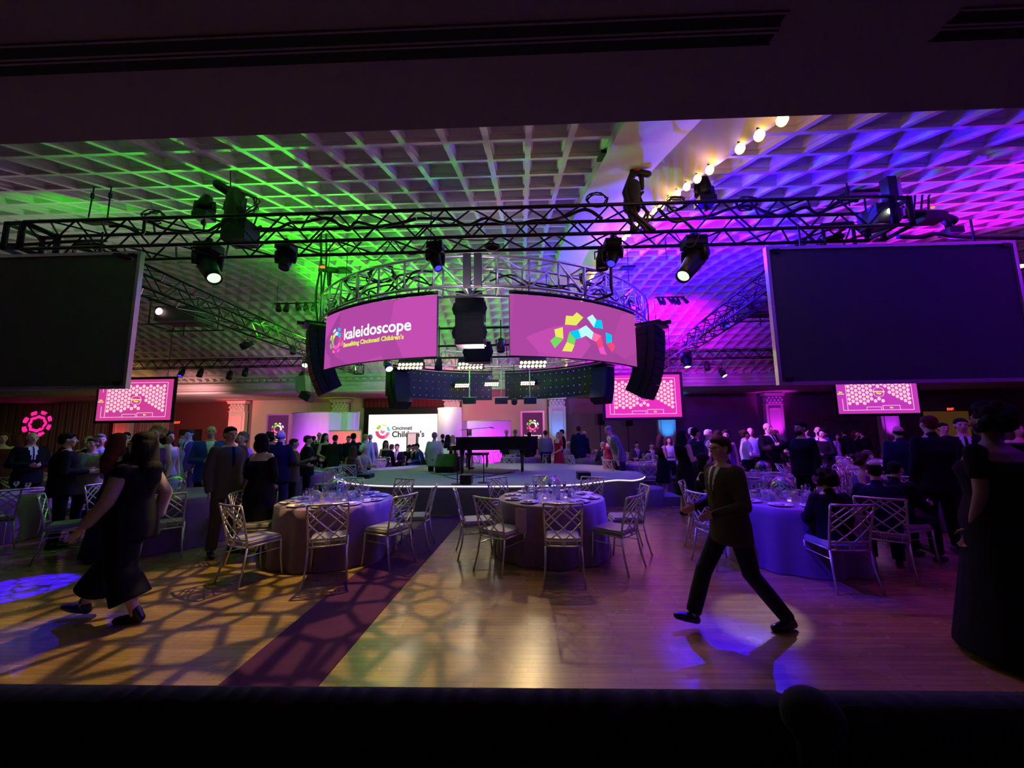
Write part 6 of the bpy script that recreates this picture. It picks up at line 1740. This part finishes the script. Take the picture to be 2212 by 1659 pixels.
stand(1331, 940, 12.3, 140, 'woman in a white dress next to the crimson dress', sex='w', style='dress', top='white', hair='bob', hc='brown')
stand(1336, 927, 11.4, -70, 'tall grey-haired man in a blue-grey suit stooping to talk', top='grey', low='charcoal', hc='grey', pose='stoop', Hmin=1.95, Hmax=2.0)
stand(1428, 941, 10.4, 100, 'woman in black standing left of the blue pilaster', sex='w', style='dress', top='black', hair='long', hc='brown', pose='hold')
stand(1444, 944, 11.0, 0, 'woman in white in front of the blue pilaster', sex='w', style='shirt', top='white', low='black', hair='bob', hc='brown')
seated(1374, 955, 14.2, 0, 'dark-haired man seated at the table beyond the right steps', hc='black', top='brown')
seated(1406, 957, 13.6, 0, 'seated guest with short hair left of the woman in black', hc='brown')
stand(1474, 930, 8.2, 110, 'woman with long straight black hair in a sleeveless black dress', near=False, sex='w', style='dress', top='black', hair='long', hc='black', pose='hold')
stand(1502, 926, 9.0, 100, 'man with a black skullcap in a dark suit', top='charcoal', hc='black', extra='kippah')
stand(1496, 924, 9.8, 60, 'grey-haired man behind the skullcap man', top='navy', hc='grey')
stand(1530, 928, 9.8, 70, 'white-haired man in a grey jacket looking right', top='grey', low='charcoal', hc='white')
stand(1549, 931, 9.5, 170, 'woman with long brown hair in a dark dress', sex='w', style='dress', top='brown', hair='long', hc='brown')
stand(1567, 931, 9.7, -20, 'curly-haired woman facing us behind the striding man', sex='w', style='dress', top='purple', hair='curly', hc='brown')
stand(1610, 930, 9.8, 80, 'young woman in a white shirt behind the table', sex='w', style='shirt', top='white', low='black', hair='bun', hc='brown', pose='hold')
stand(1620, 924, 10.6, -20, 'bald man in a pale shirt behind the young woman in white', style='shirt', top='paleblue', low='black', hair='bald')
stand(1657, 914, 8.9+.75, 15, 'bald man in a tuxedo with bow tie facing the camera', near=True, top='black', hair='bald', pose='gesture', bulk=1.18, Hmax=2.0)
stand(1675, 929, 11, 100, 'man in a dark suit behind the bald tuxedo man', hc='brown')
stand(1728, 912, 7.25, -80, 'bearded man in black with glasses pointing to the left', near=True, style='shirt', top='black', low='black', skin=1, hc='black', pose='point', bulk=1.2, extra='beard')
stand(1737, 920, 10.5, 0, 'grey-haired man behind the bearded man in black', hc='grey')
stand(1766, 922, 10.2, -40, 'blue-lit man left of the dark curly-haired woman', top='blue', hair='bald')
stand(1776, 928, 9.9, -60, 'woman with a dark bob and white collar in black', sex='w', style='shirt', top='black', low='black', hair='curly', hc='black', pose='hold')
for px, py, Y, f, lb, kw in ((1804, 936, 13.4, 40, 'woman in pale top far away beside the grey door', dict(sex='w', style='shirt', top='lilac', hair='long', hc='black')), (1823, 928, 13.6, 150, 'man in black standing before the framed grey door', dict(hc='black')), (1848, 931, 14, 20, 'woman with red-brown hair before the framed grey door', dict(sex='w', style='dress', hair='long', hc='red')), (1862, 931, 13.7, 180, 'dark figure at the right edge of the framed grey door', dict(hc='black'))):
    stand(px, py, Y, f, lb, **kw)
stand(1938, 920, 7.3, 165, 'balding man in a navy suit in front of the purple pilaster', near=False, top='navy', hair='ring', hc='black', bulk=1.15)
stand(2003, 899, 5.75, 172, 'big man in a long black suit standing right of the seated guests', near=True, top='black', hc='red', bulk=1.2, Hmax=1.95)
stand(2036, 914, 8.4, -20, 'young dark-haired man in front of the yellow corridor', hc='black')
stand(2074, 904, 6.7, -35, 'man in a tuxedo with bow tie before the yellow corridor', near=True, hc='black', tie='black')
stand(2194, 915, 7.2, -10, 'smiling woman with wavy hair at the right edge of the picture', sex='w', style='dress', top='black', hair='long', hc='brown', pose='gesture')
stand(2232, 910, 7.6, -60, 'pale-haired person cut by the right picture edge', hair='bald', top='black')
# seated at the blue-lit front table
seated(1790, 1022, 4.62, 178, 'dark-haired person in a black suit seated with the back to us at the blue-lit table', near=True, hair='curly', hc='black', bulk=1.15, pose='sit')
seated(1888, 1004, 4.95, 140, 'man with a white skullcap seated at the blue-lit table', near=True, top='navy', hc='black', extra='whitecap', nod=.15, bulk=1.1)
seated(1925, 1000, 5.4, 105, 'dark-haired man seated right of the white skullcap', top='black', hc='black')
seated(1852, 984, 6.45, 40, 'woman with brown hair in purple seated at the far side of the blue-lit table', sex='w', style='dress', top='purple', hair='curly', hc='brown')
seated(1512, 984, 6.2, 60, 'woman in black seated left of the striding man', sex='w', style='gown', top='black', hair='bob', hc='black')
# left background
for px, py, Y, f, lb, kw in ((8, 936, 8.5, 60, 'woman in dark red at the left picture edge', dict(sex='w', style='dress', top='darkred', hair='bob', hc='red')), (30, 940, 9.0, -60, 'person with dark red hair near the left edge', dict(sex='w', style='dress', top='darkred', hair='long', hc='red')),
        (190, 944, 8.8, 30, 'woman with fair hair behind the smiling tan-jacketed man', dict(sex='w', style='dress', top='black', hair='bob', hc='blonde')), (338, 922, 6.6, 20, 'woman with wavy fair hair just right of the walking woman', dict(sex='w', style='dress', top='purple', hair='curly', hc='blonde', bulk=1.1)),
        (366, 932, 7.3, 80, 'woman with long dark hair in lilac behind the walking woman', dict(sex='w', style='dress', top='lilac', hair='long', hc='black')), (394, 944, 9.5, 10, 'woman with curly fair hair left of the bright blue suit', dict(sex='w', style='dress', top='lilac', hair='curly', hc='blonde')), (410, 928, 9.6, 0, 'man with brown hair left of the bright blue suit', dict(hc='brown', top='purple')),
        (273, 934, 10, 20, 'dark-haired man behind the dark red-haired woman', dict(hc='black'))):
    stand(px, py, Y, f, lb, **kw)
